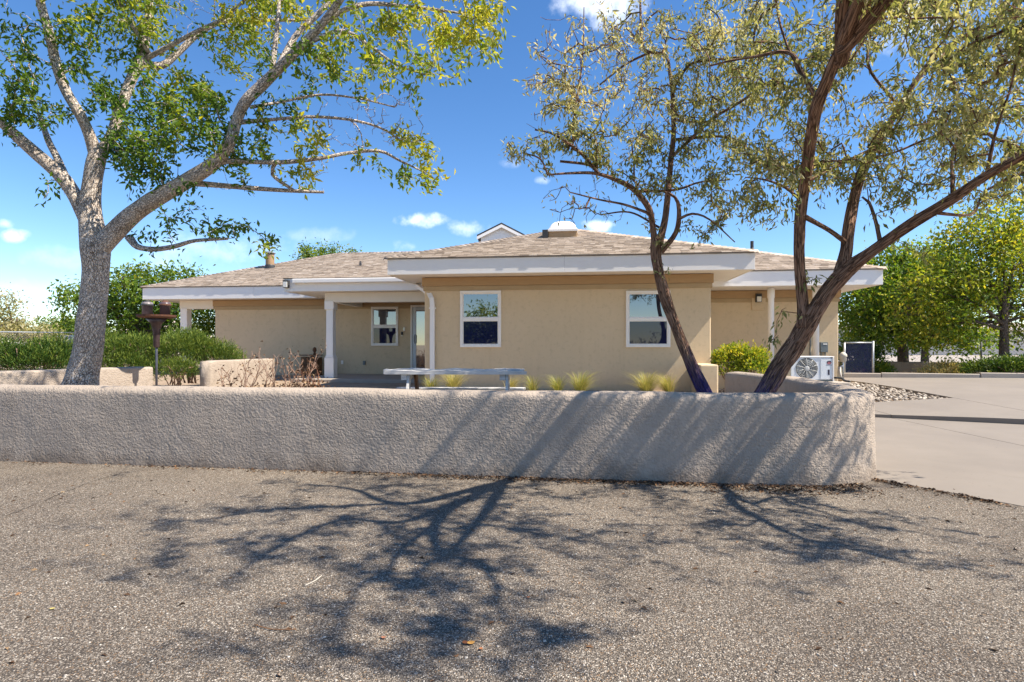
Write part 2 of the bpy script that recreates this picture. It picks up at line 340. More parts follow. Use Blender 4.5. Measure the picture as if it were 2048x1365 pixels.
def glass_mat(name, tint, ior):
    m, nt, b = nodes_of(name); b.inputs['Base Color'].default_value = (*tint, 1); b.inputs['Roughness'].default_value = .015
    b.inputs['IOR'].default_value = ior; b.inputs['Specular IOR Level'].default_value = .5
    v = coord(nt); bump(nt, b, ntex(nt, v, 1.2, 1), .02, .02); return m
glass = glass_mat('window_glass', (.012, .018, .035), 2.9)
glass_screen = glass_mat('screened_glass', (.010, .014, .05), 1.6)
lamp_white = simple('frosted_lens', (.80, .79, .74), (.76, .75, .70), 4, .3)
dome_white = simple('acrylic_dome', (.86, .87, .88), (.82, .83, .85), 3, .2)

# ------------------------------------------------------------------ the setting: ground, asphalt, slabs
def lerp(x, xs, ys): return float(np.interp(x, xs, ys))
def t_low(x, y): return (x - 4.05) * .855 + (y - 6.46) * .518
def q_up(x, y): return (x - 6.9) * .53 + (y - 11.1) * .845
def z_low(x, y): return .004 + .021 * max(0, t_low(x, y))
def z_up(x, y):
    base = lerp(x, [5, 6.9, 8.8, 14], [.118, .16, .225, .30])
    return base + lerp(max(0, q_up(x, y)), [0, 4.5, 9, 60], [0, .25, .31, .31])
def garden_z(x, y): return lerp(y, [6.8, 9.4, 13, 18, 40], [.27, .32, .45, .52, .52])
def ground_z(x, y):
    r = z_up(x, y) - .07 if q_up(x, y) > 0 else z_low(x, y) - .06
    if y < 11.3: return garden_z(x, y) if x < lerp(y, [6, 7, 7.7, 8.5, 9.4, 10.4, 11.45], [4.12, 4.12, 4.33, 4.52, 4.6, 4.55, 4.4]) else r
    if x < 4.4: return garden_z(x, y)
    if x < 5.4: k = (x - 4.4); return garden_z(x, y) * (1 - k) + r * k
    return r
g = pyd('ground', [(-1500, -1500, -.05), (1500, -1500, -.05), (1500, 1500, -.05), (-1500, 1500, -.05)], [(0, 1, 2, 3)], far_ground)
tag(g, 'dry tan ground reaching to the horizon', 'ground', kind='structure')
WPATH = catmull([(-16, 8.92), (-8, 7.82), (0, 6.70), (2.7, 6.335), (3.45, 6.33), (3.90, 6.55), (4.12, 7.0), (4.33, 7.7), (4.52, 8.5), (4.60, 9.4), (4.55, 10.4), (4.40, 11.45)], .07)
def wall_y(x):
    return lerp(x, [-60, -16, -8, 0, 2.7, 3.45, 3.9, 4.12], [15, 8.92, 7.82, 6.70, 6.335, 6.33, 6.55, 7.0])
def make_terrain():
    xs = np.concatenate([np.linspace(-70, -16, 14), np.linspace(-15, 3.8, 60), np.linspace(3.9, 5.4, 16), np.linspace(5.5, 12, 30), np.linspace(12.5, 70, 24)])
    V = []; Fc = []; ny = 90
    for x in xs:
        y0 = wall_y(x) if x < 4.15 else max(6.46 - (x - 4.05) / .605, -30)
        for j in range(ny):
            t = j / (ny - 1); y = y0 + (75 - y0) * t ** 2.2
            V.append((x, y, ground_z(x, y) + .012 * mnoise.noise(Vector((x * 2, y * 2, 0))) - .012))
    for i in range(len(xs) - 1):
        for j in range(ny - 1):
            a = i * ny + j; q = (a, a + ny, a + ny + 1, a + 1); zz = [V[k][2] for k in q]
            if max(zz) - min(zz) < .15: Fc.append(q)
    o = pyd('garden_ground', V, Fc, soil, None, True)
    tag(o, 'brown soil of the garden behind the low wall', 'soil', kind='structure')
make_terrain()
def make_asphalt():
    pts = [(-60, -45), (32, -45)]
    e = [(32, -39.7), (4.05, 6.46), (3.9, 6.6)]
    w = [(x, wall_y(x)) for x in (3.45, 2.7, 0, -8, -16, -60)]
    V = [(x, y, 0.0) for x, y in pts + e + w]
    o = pyd('asphalt_lot', V, [tuple(range(len(V)))], asphalt); tag(o, 'pale worn asphalt lot with exposed aggregate', 'asphalt', kind='structure')
    # old crack in the asphalt
    r = random.Random(3); cm = simple('crack_dirt', (.045, .037, .03), (.07, .055, .042), 20, .95)
    for path in ([(-60, 1055), (0, 1036), (60, 1014), (110, 992), (150, 977), (190, 962), (240, 948)],):
        c = catmull([(((x - 1024) / F) * EYE * F / (y - HY), EYE * F / (y - HY), 0) for x, y in path], .03); V = []; Fc = []
        for i, q in enumerate(c):
            d = np.array(c[min(i + 1, len(c) - 1)]) - np.array(c[max(0, i - 1)]); n = np.array((-d[1], d[0], 0)) / (np.linalg.norm(d) + 1e-9); w = max(.0012, r.gauss(.0055, .003)); o_ = r.gauss(0, .008)
            V += [tuple(q + n * (o_ + w) + np.array((0, 0, .003))), tuple(q + n * (o_ - w) + np.array((0, 0, .003)))]
        for i in range(len(c) - 1): Fc.append((2 * i, 2 * i + 1, 2 * i + 3, 2 * i + 2))
        k = pyd('crack', V, Fc, cm, o)
    return o
asph = make_asphalt()
def clip_poly(poly, n, c):   # keep points with n.p >= c
    out = []
    for i in range(len(poly)):
        a, b = poly[i], poly[(i + 1) % len(poly)]; da = n[0] * a[0] + n[1] * a[1] - c; db = n[0] * b[0] + n[1] * b[1] - c
        if da >= 0: out.append(a)
        if (da >= 0) != (db >= 0):
            t = da / (da - db); out.append((a[0] + (b[0] - a[0]) * t, a[1] + (b[1] - a[1]) * t))
    return out
def slab(poly, zf, parent, label=None, thick=.14, cuts=1.2):
    """a concrete panel: 2D convex polygon, height function, real thickness"""
    bm = bmesh.new(); vs_ = [bm.verts.new((x, y, 0)) for x, y in poly]; f = bm.faces.new(vs_)
    if f.normal.z < 0: f.normal_flip()
    xs = [p[0] for p in poly]; ys = [p[1] for p in poly]
    x = min(xs) + cuts
    while x < max(xs):
        bmesh.ops.bisect_plane(bm, geom=bm.verts[:] + bm.edges[:] + bm.faces[:], plane_co=(x, 0, 0), plane_no=(1, 0, 0)); x += cuts
    y = min(ys) + cuts
    while y < max(ys):
        bmesh.ops.bisect_plane(bm, geom=bm.verts[:] + bm.edges[:] + bm.faces[:], plane_co=(0, y, 0), plane_no=(0, 1, 0)); y += cuts
    for v in bm.verts: v.co.z = zf(v.co.x, v.co.y)
    ret = bmesh.ops.extrude_face_region(bm, geom=bm.faces[:])
    top = [v for v in ret['geom'] if isinstance(v, bmesh.types.BMVert)]
    for v in bm.verts:
        if v not in set(top): pass
    tset = set(top)
    for v in bm.verts:
        if v not in tset: v.co.z -= thick
    bmesh.ops.recalc_face_normals(bm, faces=bm.faces[:])
    o = from_bm('concrete_panel', bm, concrete, parent)
    return o
def make_drive():
    drv = empty('driveway', (0, 0, 0)); tag(drv, 'pale concrete driveway right of the low wall', 'driveway', kind='structure')
    ed = (.855, .518); e0 = 4.05 * .855 + 6.46 * .518; lp = (.53, .845); l0 = 6.9 * .53 + 11.1 * .845
    low = clip_poly(clip_poly([(3.5, -20), (26, -20), (26, 16), (3.5, 16)], ed, e0 + .004), (-lp[0], -lp[1]), -l0 + .012)
    g_ = .007
    slab(clip_poly(low, (-1, 0), -7.2 + g_), z_low, drv); slab(clip_poly(clip_poly(low, (1, 0), 7.2 + g_), (-1, 0), -11.2 + g_), z_low, drv)
    slab(clip_poly(low, (1, 0), 11.2 + g_), z_low, drv, cuts=3)
    up = clip_poly([(4.75, 8), (26, -8), (26, 22), (4.75, 22)], lp, l0)
    near = clip_poly(up, (0, -1), -12.3)
    slab(clip_poly(near, (-1, 0), -7.2 + g_), z_up, drv); slab(clip_poly(clip_poly(near, (1, 0), 7.2 + g_), (-1, 0), -9.45 + g_), z_up, drv)
    far = clip_poly(clip_poly(up, (1, 0), 9.45 + g_), (-.333, -.943), -(10.5 * .333 + 17.0 * .943) + .02)
    slab(clip_poly(far, (-1, 0), -13.4 + g_), z_up, drv); slab(clip_poly(far, (1, 0), 13.4 + g_), z_up, drv, cuts=3)
    # kerb beyond
    k = empty('kerb'); tag(k, 'low concrete kerb along the far edge of the driveway', 'kerb', kind='structure')
    a = Vector((8.6, 17.67, 0)); d = Vector((.943, -.333, 0)); n = Vector((.333, .943, 0))
    for i in range(8):
        p = a + d * (i * 2.4); q = a + d * (i * 2.4 + 2.38)
        pts = [(p, .005), (p + n * .17, .02), (p + n * .18, 0)]
        zb = z_up(max(p.x, 9.5), p.y); bm = bmesh.new()
        prof = [(0, -.1), (.03, .125), (.06, .14), (.17, .14), (.18, -.1)]
        A = [bm.verts.new(p + n * o_ + Vector((0, 0, zb + z_))) for o_, z_ in prof]; B = [bm.verts.new(q + n * o_ + Vector((0, 0, zb + z_))) for o_, z_ in prof]
        for j in range(4): bm.faces.new((A[j], B[j], B[j + 1], A[j + 1]))
        bm.faces.new(A); bm.faces.new(B[::-1]); bmesh.ops.recalc_face_normals(bm, faces=bm.faces[:])
        from_bm('kerb_stone', bm, concrete_pale, k)
    lot = pyd('far_lot', [(9, 26, .56), (90, 20, .56), (90, 90, .56), (9, 90, .56)], [(0, 1, 2, 3)], concrete_pale)
    tag(lot, 'bright pale lot beyond the trees on the right', 'lot', kind='structure')
make_drive()
def stones(name, n, area, zf, smin, smax, mat, label, cat, parent=None):
    ico = bmesh.new(); bmesh.ops.create_icosphere(ico, subdivisions=1, radius=1); bv = np.array([v.co for v in ico.verts]); bf = np.array([[v.index for v in f.verts] for f in ico.faces]); ico.free()
    V = []; Fc = []; T = []; k = 0
    for i in range(n):
        x, y = area(); s = random.uniform(smin, smax); sc = np.array([s * random.uniform(.7, 1.3), s * random.uniform(.7, 1.2), s * random.uniform(.4, .75)])
        a = random.uniform(0, 6.28); c, sn_ = math.cos(a), math.sin(a); w = bv * (1 + rng.uniform(-.22, .22, (len(bv), 1))) * sc
        w = np.stack([w[:, 0] * c - w[:, 1] * sn_, w[:, 0] * sn_ + w[:, 1] * c, w[:, 2]], 1) + np.array([x, y, zf(x, y) + sc[2] * .35])
        V.append(w); Fc.append(bf + k * len(bv)); T.append(np.full(len(bv), random.random())); k += 1
    o = np_mesh(name, np.concatenate(V), np.concatenate(Fc), mat, parent, np.concatenate(T)); tag(o, label, cat, kind='stuff'); return o
def tone_mat(name, stops, rough=.9):
    m, nt, b = nodes_of(name); a = nt.nodes.new('ShaderNodeAttribute'); a.attribute_name = 'tone'
    nt.links.new(ramp(nt, a.outputs['Fac'], stops), b.inputs['Base Color']); b.inputs['Roughness'].default_value = rough; b.inputs['Specular IOR Level'].default_value = .25
    return m
rock_mat = tone_mat('river_rock', [(0, (.10, .085, .07)), (.4, (.26, .215, .17)), (.75, (.42, .36, .29)), (1, (.55, .50, .43))])
litter_mat = tone_mat('leaf_litter', [(0, (.045, .028, .018)), (.5, (.12, .065, .035)), (.85, (.22, .12, .06)), (1, (.34, .24, .14))])
def gravel_area():
    while True:
        x = random.uniform(4.9, 9.42); y = random.uniform(12.33, 16.2)
        if x > 5.3 or y > 12.6: return x, y
stones('gravel', 3600, gravel_area, lambda x, y: z_up(x, y) - .05, .022, .055, rock_mat, 'bed of tan river gravel beside the driveway', 'gravel')

# ------------------------------------------------------------------ low garden walls
def wall_sweep(name, path, h, w_top, w_base, zb, mat, parent, rnd=.09, amp=.012):
    prof = [(-w_base / 2, zb), (-w_base / 2 + (w_base - w_top) * .25, zb + (h - zb) * .33), (-w_base / 2 + (w_base - w_top) * .4, zb + (h - zb) * .66)]
    for k in range(6):
        a = math.pi / 2 * k / 5; prof.append((-w_top / 2 + rnd * (1 - math.sin(math.pi / 2 - a)) - 0, h - rnd * (1 - math.sin(a))))
    mid = [(-w_top / 2 + rnd + (w_top - 2 * rnd) * k / 3, h + .006) for k in (1, 2)]
    prof2 = prof + mid + [(-o, z) for o, z in prof[::-1]]
    # finer vertical steps on the faces
    fine = []
    for (a, b) in zip(prof2, prof2[1:]):
        n = max(1, int(math.hypot(b[0] - a[0], b[1] - a[1]) / .08))
        for j in range(n): fine.append((a[0] + (b[0] - a[0]) * j / n, a[1] + (b[1] - a[1]) * j / n))
    fine.append(prof2[-1]); m = len(fine)
    V = []; Fc = []; bk = []; ln = 0; path = [Vector((p[0], p[1], 0)) for p in path]; n = len(path)
    for i in range(n):
        t = (path[min(i + 1, n - 1)] - path[max(i - 1, 0)]).normalized(); nn = Vector((-t.y, t.x, 0))
        if i: ln += (path[i] - path[i - 1]).length
        e = min(i, n - 1 - i) * .07; sh = .0 if e > .1 else -.02
        for (o, z) in fine:
            q = path[i] + nn * (o * (1 + sh)); z2 = z + (sh * .6 if z > h - .12 else 0)
            d = amp * mnoise.noise(Vector((q.x * 1.3, q.y * 1.3, z * 1.3))) + amp * .45 * mnoise.noise(Vector((q.x * 5, q.y * 5, z * 5 + 3)))
            q = q + nn * (d * (1 if o > 0 else -1)); hz = z2 + amp * 1.1 * mnoise.noise(Vector((q.x * 1.1, q.y * 1.1, 7))) * (1 if z > h * .5 else 0)
            V.append((q.x, q.y, hz)); bk.append((ln, hz, 0))
    for i in range(n - 1):
        for j in range(m - 1):
            a = i * m + j; Fc.append((a, a + 1, a + m + 1, a + m))
    Fc.append(tuple(range(m - 1, -1, -1))); Fc.append(tuple((n - 1) * m + j for j in range(m)))
    o = pyd(name, V, Fc, mat, parent, True, {'bk': ('FLOAT_VECTOR', bk)})
    bm = bmesh.new(); bm.from_mesh(o.data); bmesh.ops.recalc_face_normals(bm, faces=bm.faces[:]); bm.to_mesh(o.data); bm.free()
    return o
w = wall_sweep('low_stucco_wall', WPATH, .965, .36, .42, -.12, wall_stucco, None)
tag(w, 'long low stucco wall with rounded right end in front of the asphalt', 'wall')
w = wall_sweep('planter_wall', catmull([(-7.62, 12.1), (-8.25, 11.1), (-8.95, 10.05), (-9.9, 9.1), (-11.5, 8.9)], .1), 1.04, .26, .28, .2, wall_stucco, None, .04, .01)
tag(w, 'low curved stucco wall behind the big left tree', 'wall')
w = wall_sweep('planter_wall', catmull([(-6.95, 13.0), (-6.75, 14.3), (-6.55, 15.6)], .1), 1.13, .24, .25, .2, wall_stucco, None, .03, .006)
tag(w, 'short sunlit cream wall behind the bare shrubs', 'wall')

# ------------------------------------------------------------------ the house (local frame: s right, n back, z up)
AH = R(6.8); CA, SA = math.cos(AH), math.sin(AH); HD = 13.6
house = empty('stucco_house', (0, HD, 0), -AH)
tag(house, 'single-storey tan stucco house with white fascias and shingled hip roof', 'house')
def sx(px, n):
    t = (px - 1024) / F; X0 = n * SA; Y0 = HD + n * CA
    return (Y0 * t - X0) / (CA + t * SA)
def dz(s, n): return HD - s * SA + n * CA
def zy(py, s, n): return EYE + (HY - py) / F * dz(s, n)
def HW(s, n, z): return Vector((s * CA + n * SA, HD - s * SA + n * CA, z))
def hbox(name, s0, s1, n0, n1, z0, z1, mat, parent=None, bev=.004): return box(name, s0, s1, n0, n1, z0, z1, mat, parent or house, bev)
MS0, MS1 = sx(849, 0), sx(1422, 0)
LW, RW = 4.4, 2.9
hbox('wall', MS0, MS1, 0, 9, .15, 3.13, house_stucco, bev=.025)
LS0 = sx(430, LW); hbox('wall', LS0, -.5, LW, 13, .15, 3.0, house_stucco, bev=.025)
RS1 = sx(1677, RW); hbox('wall', 3.0, RS1, RW, 12, .15, 3.0, house_stucco, bev=.025)
# trim bands under the soffits
def band(s0, s1, n, z1, end_l=True, end_r=True, deep=5):
    hbox('trim_band', s0 - .05, s1 + .05, n - .05, n + deep, z1 - .20, z1 + .0, brown_trim)
    hbox('trim_band', s0 - .025, s1 + .025, n - .025, n + deep, z1 - .315, z1 - .203, tan_trim)
band(MS0, MS1, 0, 3.108); band(LS0, -2.0, LW, 2.978); band(3.6, RS1, RW, 2.978)
# eaves: soffit, fascias, drip edge
def eave(s0, s1, n0, n1, z0, z1, sides='FLR', drip=True):
    hbox('soffit', s0 + .03, s1 - .03, n0 + .03, n1 - .03, z0 + .012, z0 + .04, white, bev=0)
    if 'F' in sides:
        nb = max(1, round((s1 - s0) / 3.6)); st = (s1 - s0) / nb
        for i in range(nb): hbox('fascia', s0 + i * st + (.0015 if i else 0), s0 + (i + 1) * st - (.0015 if i < nb - 1 else 0), n0 + .0015 * (i % 2), n0 + .03, z0, z1, white)
    if 'L' in sides: hbox('fascia', s0, s0 + .03, n0 + .031, n1, z0, z1, white)
    if 'R' in sides: hbox('fascia', s1 - .03, s1, n0 + .031, n1, z0, z1, white)
    if drip:
        hbox('drip_edge', s0 - .02, s1 + .02, n0 - .02, n0 + .05, z1 + .002, z1 + .022, MATS['tan_trim'] if False else drip_mat)
drip_mat = simple('drip_edge_metal', (.30, .27, .24), (.24, .215, .19), 5, .6)
ME = (sx(775, -.7), sx(1510, -.7)); eave(ME[0], ME[1], -.7, 9.5, 3.11, 3.46)
LE0 = sx(285, 3.7); eave(LE0, -1.0, 3.7, 14.5, 2.98, 3.35, 'FL')
RE1 = sx(1766, 1.6); eave(MS1 - .6, RE1, 1.6, 13, 2.98, 3.35, 'FR')
CS0 = sx(568, 1.65); eave(CS0, MS0 + .02, 1.65, 4.3, 2.98, 3.33, 'FL')
# shingled roof faces
class Shingles:
    def __init__(s): s.V = []; s.F = []; s.T = []
    def face(s, O, e, g, bmax, amin, amax, exp=.13):
        O, e, g = map(np.array, (O, e, g)); nrm = np.cross(e, g)
        rows = int(bmax / exp)
        for j in range(rows + 1):
            b0 = j * exp; b1 = min(b0 + exp * 1.12, bmax)
            if b1 - b0 < .02: break
            a = amin(b0) - random.uniform(0, .25); hi = amax(b0); wob = random.uniform(-.004, .004)
            while a < hi:
                wd = random.uniform(.12, .27); th = .014 + random.choice((0, .002, .009)) ; t = random.random() * .75 + random.choice((0, .12, .25)); drop = random.uniform(-.006, .006) + wob
                c0, c1 = max(a, amin(b0)), min(a + wd - .004, hi); d0, d1 = max(a, amin(b1)), min(a + wd - .004, amax(b1))
                if c1 - c0 > .01 and d1 >= d0 - .3:
                    d0 = min(d0, d1) if d1 > d0 else (d0 + d1) / 2; d1 = max(d0 + 1e-3, d1)
                    k = len(s.V)
                    for aa, bb, h in ((c0, b0 + drop, th), (c1, b0 + drop, th), (d1, b1, .002), (d0, b1, .002), (c0, b0 + drop, -.008), (c1, b0 + drop, -.008)):
                        s.V.append(O + e * aa + g * bb + nrm * h); s.T.append(t)
                    s.F += [(k, k + 1, k + 2, k + 3), (k + 4, k + 5, k + 1, k)]
                a += wd
    def hip(s, A, B, nl, nr):
        A, B = np.array(A), np.array(B); L_ = np.linalg.norm(B - A); d = (B - A) / L_; n = int(L_ / .15)
        sl = np.cross(d, nl); sr = np.cross(nr, d)
        for v_, q in ((sl, 1), (sr, 1)):
            if v_[2] > 0: v_ *= -1
        for i in range(n):
            p = A + d * (i * .15 - .02); q = A + d * (i * .15 + .18); t = random.random(); k = len(s.V); up = np.array((0, 0, 1.))
            for base, h in ((p, .034), (q, .014)):
                s.V += [base + sl * .13 + up * (h - .012), base + up * (h + .012), base + sr * .13 + up * (h - .012)]; s.T += [t] * 3
            s.V += [p + sl * .13 + up * .0, p, p + sr * .13 + up * .0]; s.T += [t] * 3
            s.F += [(k, k + 1, k + 4, k + 3), (k + 1, k + 2, k + 5, k + 4), (k + 6, k + 7, k + 1, k), (k + 7, k + 8, k + 2, k + 1)]
    def build(s, parent):
        o = np_mesh('shingles', np.array(s.V), np.array(s.F), shingle, parent, s.T); o['kind'] = 'stuff'; return o
PITCH = .34; PHI = math.atan(PITCH); CP, SP = math.cos(PHI), math.sin(PHI)
def hip_roof(s0, s1, n0, n1, z0, run_f, run_l, run_r, zr, do=('F', 'L', 'R')):
    """hip roof: eave rectangle, ridge along s at front run or apex ridge going back"""
    pass
def roof_main():
    s0, s1, n0, nb, z0 = ME[0] - .03, ME[1] + .03, -.73, 10.0, 3.484
    W = s1 - s0; H = W / 2; zr = z0 + H * PITCH; mid = (s0 + s1) / 2
    V = [(s0, n0, z0), (s1, n0, z0), (mid, n0 + H, zr), (s0, nb, z0), (mid, nb, zr), (s1, nb, z0)]
    r = pyd('roof', [(x, y, z - .012) for x, y, z in V], [(0, 1, 2), (3, 0, 2, 4), (1, 5, 4, 2), (5, 3, 4), (1, 0, 3, 5)], shingle, house)
    S = Shingles()
    S.face((s0, n0, z0), (1, 0, 0), (0, CP, SP), H / CP, lambda b: b * CP, lambda b: W - b * CP)
    S.face((s0, nb, z0), (0, -1, 0), (CP, 0, SP), H / CP, lambda b: 0, lambda b: nb - n0 - b * CP)
    S.face((s1, n0, z0), (0, 1, 0), (-CP, 0, SP), H / CP, lambda b: b * CP, lambda b: nb - n0)
    nF, nL, nR = np.array((0, -SP, CP)), np.array((-SP, 0, CP)), np.array((SP, 0, CP))
    S.hip((s0, n0, z0), (mid, n0 + H, zr), nL, nF); S.hip((s1, n0, z0), (mid, n0 + H, zr), nF, nR); S.hip((mid, n0 + H, zr), (mid, nb, zr), nL, nR)
    S.build(r); return r, mid, n0, z0
roof1, RMID, RN0, RZ0 = roof_main()
def roof_wing(sa, sb, n0, z0, run, side_run, left):
    zr = z0 + run * PITCH; nr = n0 + run; nb = n0 + 2 * run
    if left:   # hip at sa
        V = [(sa, n0, z0), (sb, n0, z0), (sb, nr, zr), (sa + side_run, nr, zr), (sa, nb, z0), (sb, nb, z0)]
        Fc = [(0, 1, 2, 3), (4, 0, 3), (5, 4, 3, 2), (1, 0, 4, 5), (1, 5, 2)]
    else:
        V = [(sa, n0, z0), (sb, n0, z0), (sb - side_run, nr, zr), (sa, nr, zr), (sb, nb, z0), (sa, nb, z0)]
        Fc = [(0, 1, 2, 3), (1, 4, 2), (4, 5, 3, 2), (1, 0, 5, 4), (0, 3, 5)]
    r = pyd('roof', [(x, y, z - .012) for x, y, z in V], Fc, shingle, house); S = Shingles()
    nF = np.array((0, -SP, CP)); sp = math.atan((zr - z0) / side_run); c2, s2 = math.cos(sp), math.sin(sp); k = side_run / run
    if left:
        S.face((sa, n0, z0), (1, 0, 0), (0, CP, SP), run / CP, lambda b: b * CP * k, lambda b: sb - sa)
        S.face((sa, nb, z0), (0, -1, 0), (c2, 0, s2), side_run / c2, lambda b: b * c2 / k, lambda b: nb - n0 - b * c2 / k)
        S.hip((sa, n0, z0), (sa + side_run, nr, zr), np.array((-s2, 0, c2)), nF); S.hip((sa + side_run, nr, zr), (sb, nr, zr), nF * np.array((1, -1, 1)), nF)
    else:
        S.face((sa, n0, z0), (1, 0, 0), (0, CP, SP), run / CP, lambda b: 0, lambda b: sb - sa - b * CP * k)
        S.face((sb, n0, z0), (0, 1, 0), (-c2, 0, s2), side_run / c2, lambda b: b * c2 / k, lambda b: nb - n0 - b * c2 / k)
        S.hip((sb, n0, z0), (sb - side_run, nr, zr), nF, np.array((s2, 0, c2)))
    S.build(r); return r
roof2 = roof_wing(LE0 - .03, 1.3, 3.67, 3.374, 5.56, 4.3, True)
roof3 = roof_wing(1.5, RE1 + .03, 1.57, 3.374, 5.56, 5.2, False)
def canopy_roof():
    s0, s1, n0, n1, z0 = CS0 - .03, MS0, 1.62, 4.7, 3.356; g = math.atan(.10); c, s_ = math.cos(g), math.sin(g)
    r = pyd('roof', [(s0, n0, z0 - .012), (s1, n0, z0 - .012), (s1, n1, z0 - .012 + (n1 - n0) * .1), (s0, n1, z0 - .012 + (n1 - n0) * .1)], [(0, 1, 2, 3)], shingle, house)
    S = Shingles(); S.face((s0, n0, z0), (1, 0, 0), (0, c, s_), (n1 - n0) / c, lambda b: 0, lambda b: s1 - s0); S.build(r)
canopy_roof()
# porch: beam, post, slab, gutter, downspout, flood lamp
def square_post(s, n, z0, z1, w, wb, hb, capital=True):
    bm = bmesh.new(); add_box(bm, s - w / 2, s + w / 2, n - w / 2, n + w / 2, z0, z1, .008)
    p = from_bm('porch_post', bm, white, house)
    if hb:
        box('post_base', s - wb / 2, s + wb / 2, n - wb / 2, n + wb / 2, z0, z0 + hb, white, p, .012)
        box('post_base', s - wb / 2 + .02, s + wb / 2 - .02, n - wb / 2 + .02, n + wb / 2 - .02, z0 + hb, z0 + hb + .05, white, p, .012)
    if capital: box('post_capital', s - wb / 2, s + wb / 2, n - wb / 2, n + wb / 2, z1 - .22, z1 + .02, white, p, .012)
    return p
PS = sx(662, 2.2); square_post(PS, 2.2, .56, 2.72, .20, .275, .58)
hbox('beam', PS - .14, MS0 - .002, 2.09, 2.31, 2.70, 2.985, offwhite)
hbox('beam', PS - .14, PS + .10, 2.312, LW - .06, 2.72, 2.985, offwhite)
hbox('porch_slab', CS0 + .3, MS0 - .003, 1.45, LW - .004, .2, .56, concrete_pale, bev=.012)
hbox('entry_step', sx(640, .6), sx(745, .6), .5, 1.44, .2, .46, concrete_pale, bev=.012)
PL = sx(372, 4.5); square_post(PL, 4.5, .4, 2.72, .24, .28, 0, False)
hbox('beam', PL - .16, LS0 - .052, LW + .0, LW + .2, 2.70, 2.985, offwhite)
gt = hbox('gutter', sx(583, 1.52), ME[0] + .1, 1.53, 1.648, 3.20, 3.32, white, bev=.02)
tb = Tubes(); DS = sx(865, -.06)
a = Vector((ME[0] + .02, 1.55, 3.19)); pts = catmull([tuple(a), (ME[0] + .14, 1.30, 3.07), (DS - .22, .20, 2.80), (DS - .06, -.02, 2.66), (DS, -.07, 2.48), (DS, -.07, 1.6), (DS, -.07, .5)], .08)
bm = bmesh.new()
def sweep_rect(bm, pts, w, h):
    rings = []
    for i, p in enumerate(pts):
        p = Vector(p); t = (Vector(pts[min(i + 1, len(pts) - 1)]) - Vector(pts[max(i - 1, 0)])).normalized()
        x = Vector((1, 0, 0)); x = (x - t * x.dot(t)).normalized(); y = t.cross(x)
        rings.append([bm.verts.new(p + x * (w / 2 * i_) + y * (h / 2 * j_)) for i_, j_ in ((-1, -1), (1, -1), (1, 1), (-1, 1))])
    for A, B in zip(rings, rings[1:]):
        for k in range(4): bm.faces.new((A[k], A[(k + 1) % 4], B[(k + 1) % 4], B[k]))
    bm.faces.new(rings[0][::-1]); bm.faces.new(rings[-1]); bmesh.ops.recalc_face_normals(bm, faces=bm.faces[:])
sweep_rect(bm, pts, .105, .085); dsp = from_bm('downspout', bm, white, house)
box('strap', DS - .075, DS + .085, -.115, -.022, 2.36, 2.39, white, dsp, .002)
fl = hbox('flood_lamp', CS0 + .01, CS0 + .17, 1.55, 1.646, 3.08, 3.29, dark_metal, bev=.01)
box('lens', CS0 + .03, CS0 + .15, 1.53, 1.548, 3.09, 3.24, lamp_white, fl, .005)
# windows and door
def window(s0, s1, z0, z1, n, fw=.06, screen=True, mat=vinyl):
    bm = bmesh.new(); y0, y1 = n - .045, n + .004
    add_box(bm, s0, s1, y0, y1, z1 - fw, z1, .006); add_box(bm, s0, s1, y0, y1, z0, z0 + fw, .006)
    add_box(bm, s0, s0 + fw, y0 + .0005, y1, z0 + fw, z1 - fw, .006); add_box(bm, s1 - fw, s1, y0 + .0005, y1, z0 + fw, z1 - fw, .006)
    w = from_bm('window', bm, mat, house); zm = (z0 + z1) / 2
    box('meeting_rail', s0 + fw, s1 - fw, n - .036, n, zm - .035, zm + .03, mat, w, .004)
    for za, zb, sash_y, gm in ((zm + .03, z1 - fw, n - .022, glass), (z0 + fw, zm - .035, n - .034, glass_screen if screen else glass)):
        bm = bmesh.new(); f2 = .022
        add_box(bm, s0 + fw, s1 - fw, sash_y, n, zb - f2, zb, .002); add_box(bm, s0 + fw, s1 - fw, sash_y, n, za, za + f2, .002)
        add_box(bm, s0 + fw, s0 + fw + f2, sash_y + .0005, n, za + f2, zb - f2, .002); add_box(bm, s1 - fw - f2, s1 - fw, sash_y + .0005, n, za + f2, zb - f2, .002)
        from_bm('sash', bm, mat, w)
        yg = sash_y + .012
        pyd('pane', [(s0 + fw, yg, za), (s1 - fw, yg, za), (s1 - fw, yg, zb), (s0 + fw, yg, zb)], [(0, 1, 2, 3)], gm, w)
    return w
for (xa, xb) in ((920, 1002), (1252, 1341)):
    s0, s1 = sx(xa, -.04), sx(xb, -.04); sm = (s0 + s1) / 2; window(s0, s1, zy(695, sm, 0), zy(582, sm, 0), 0)
s0, s1 = sx(743, LW), sx(797, LW); sm = (s0 + s1) / 2; window(s0, s1, zy(692, sm, LW), zy(614, sm, LW), LW)
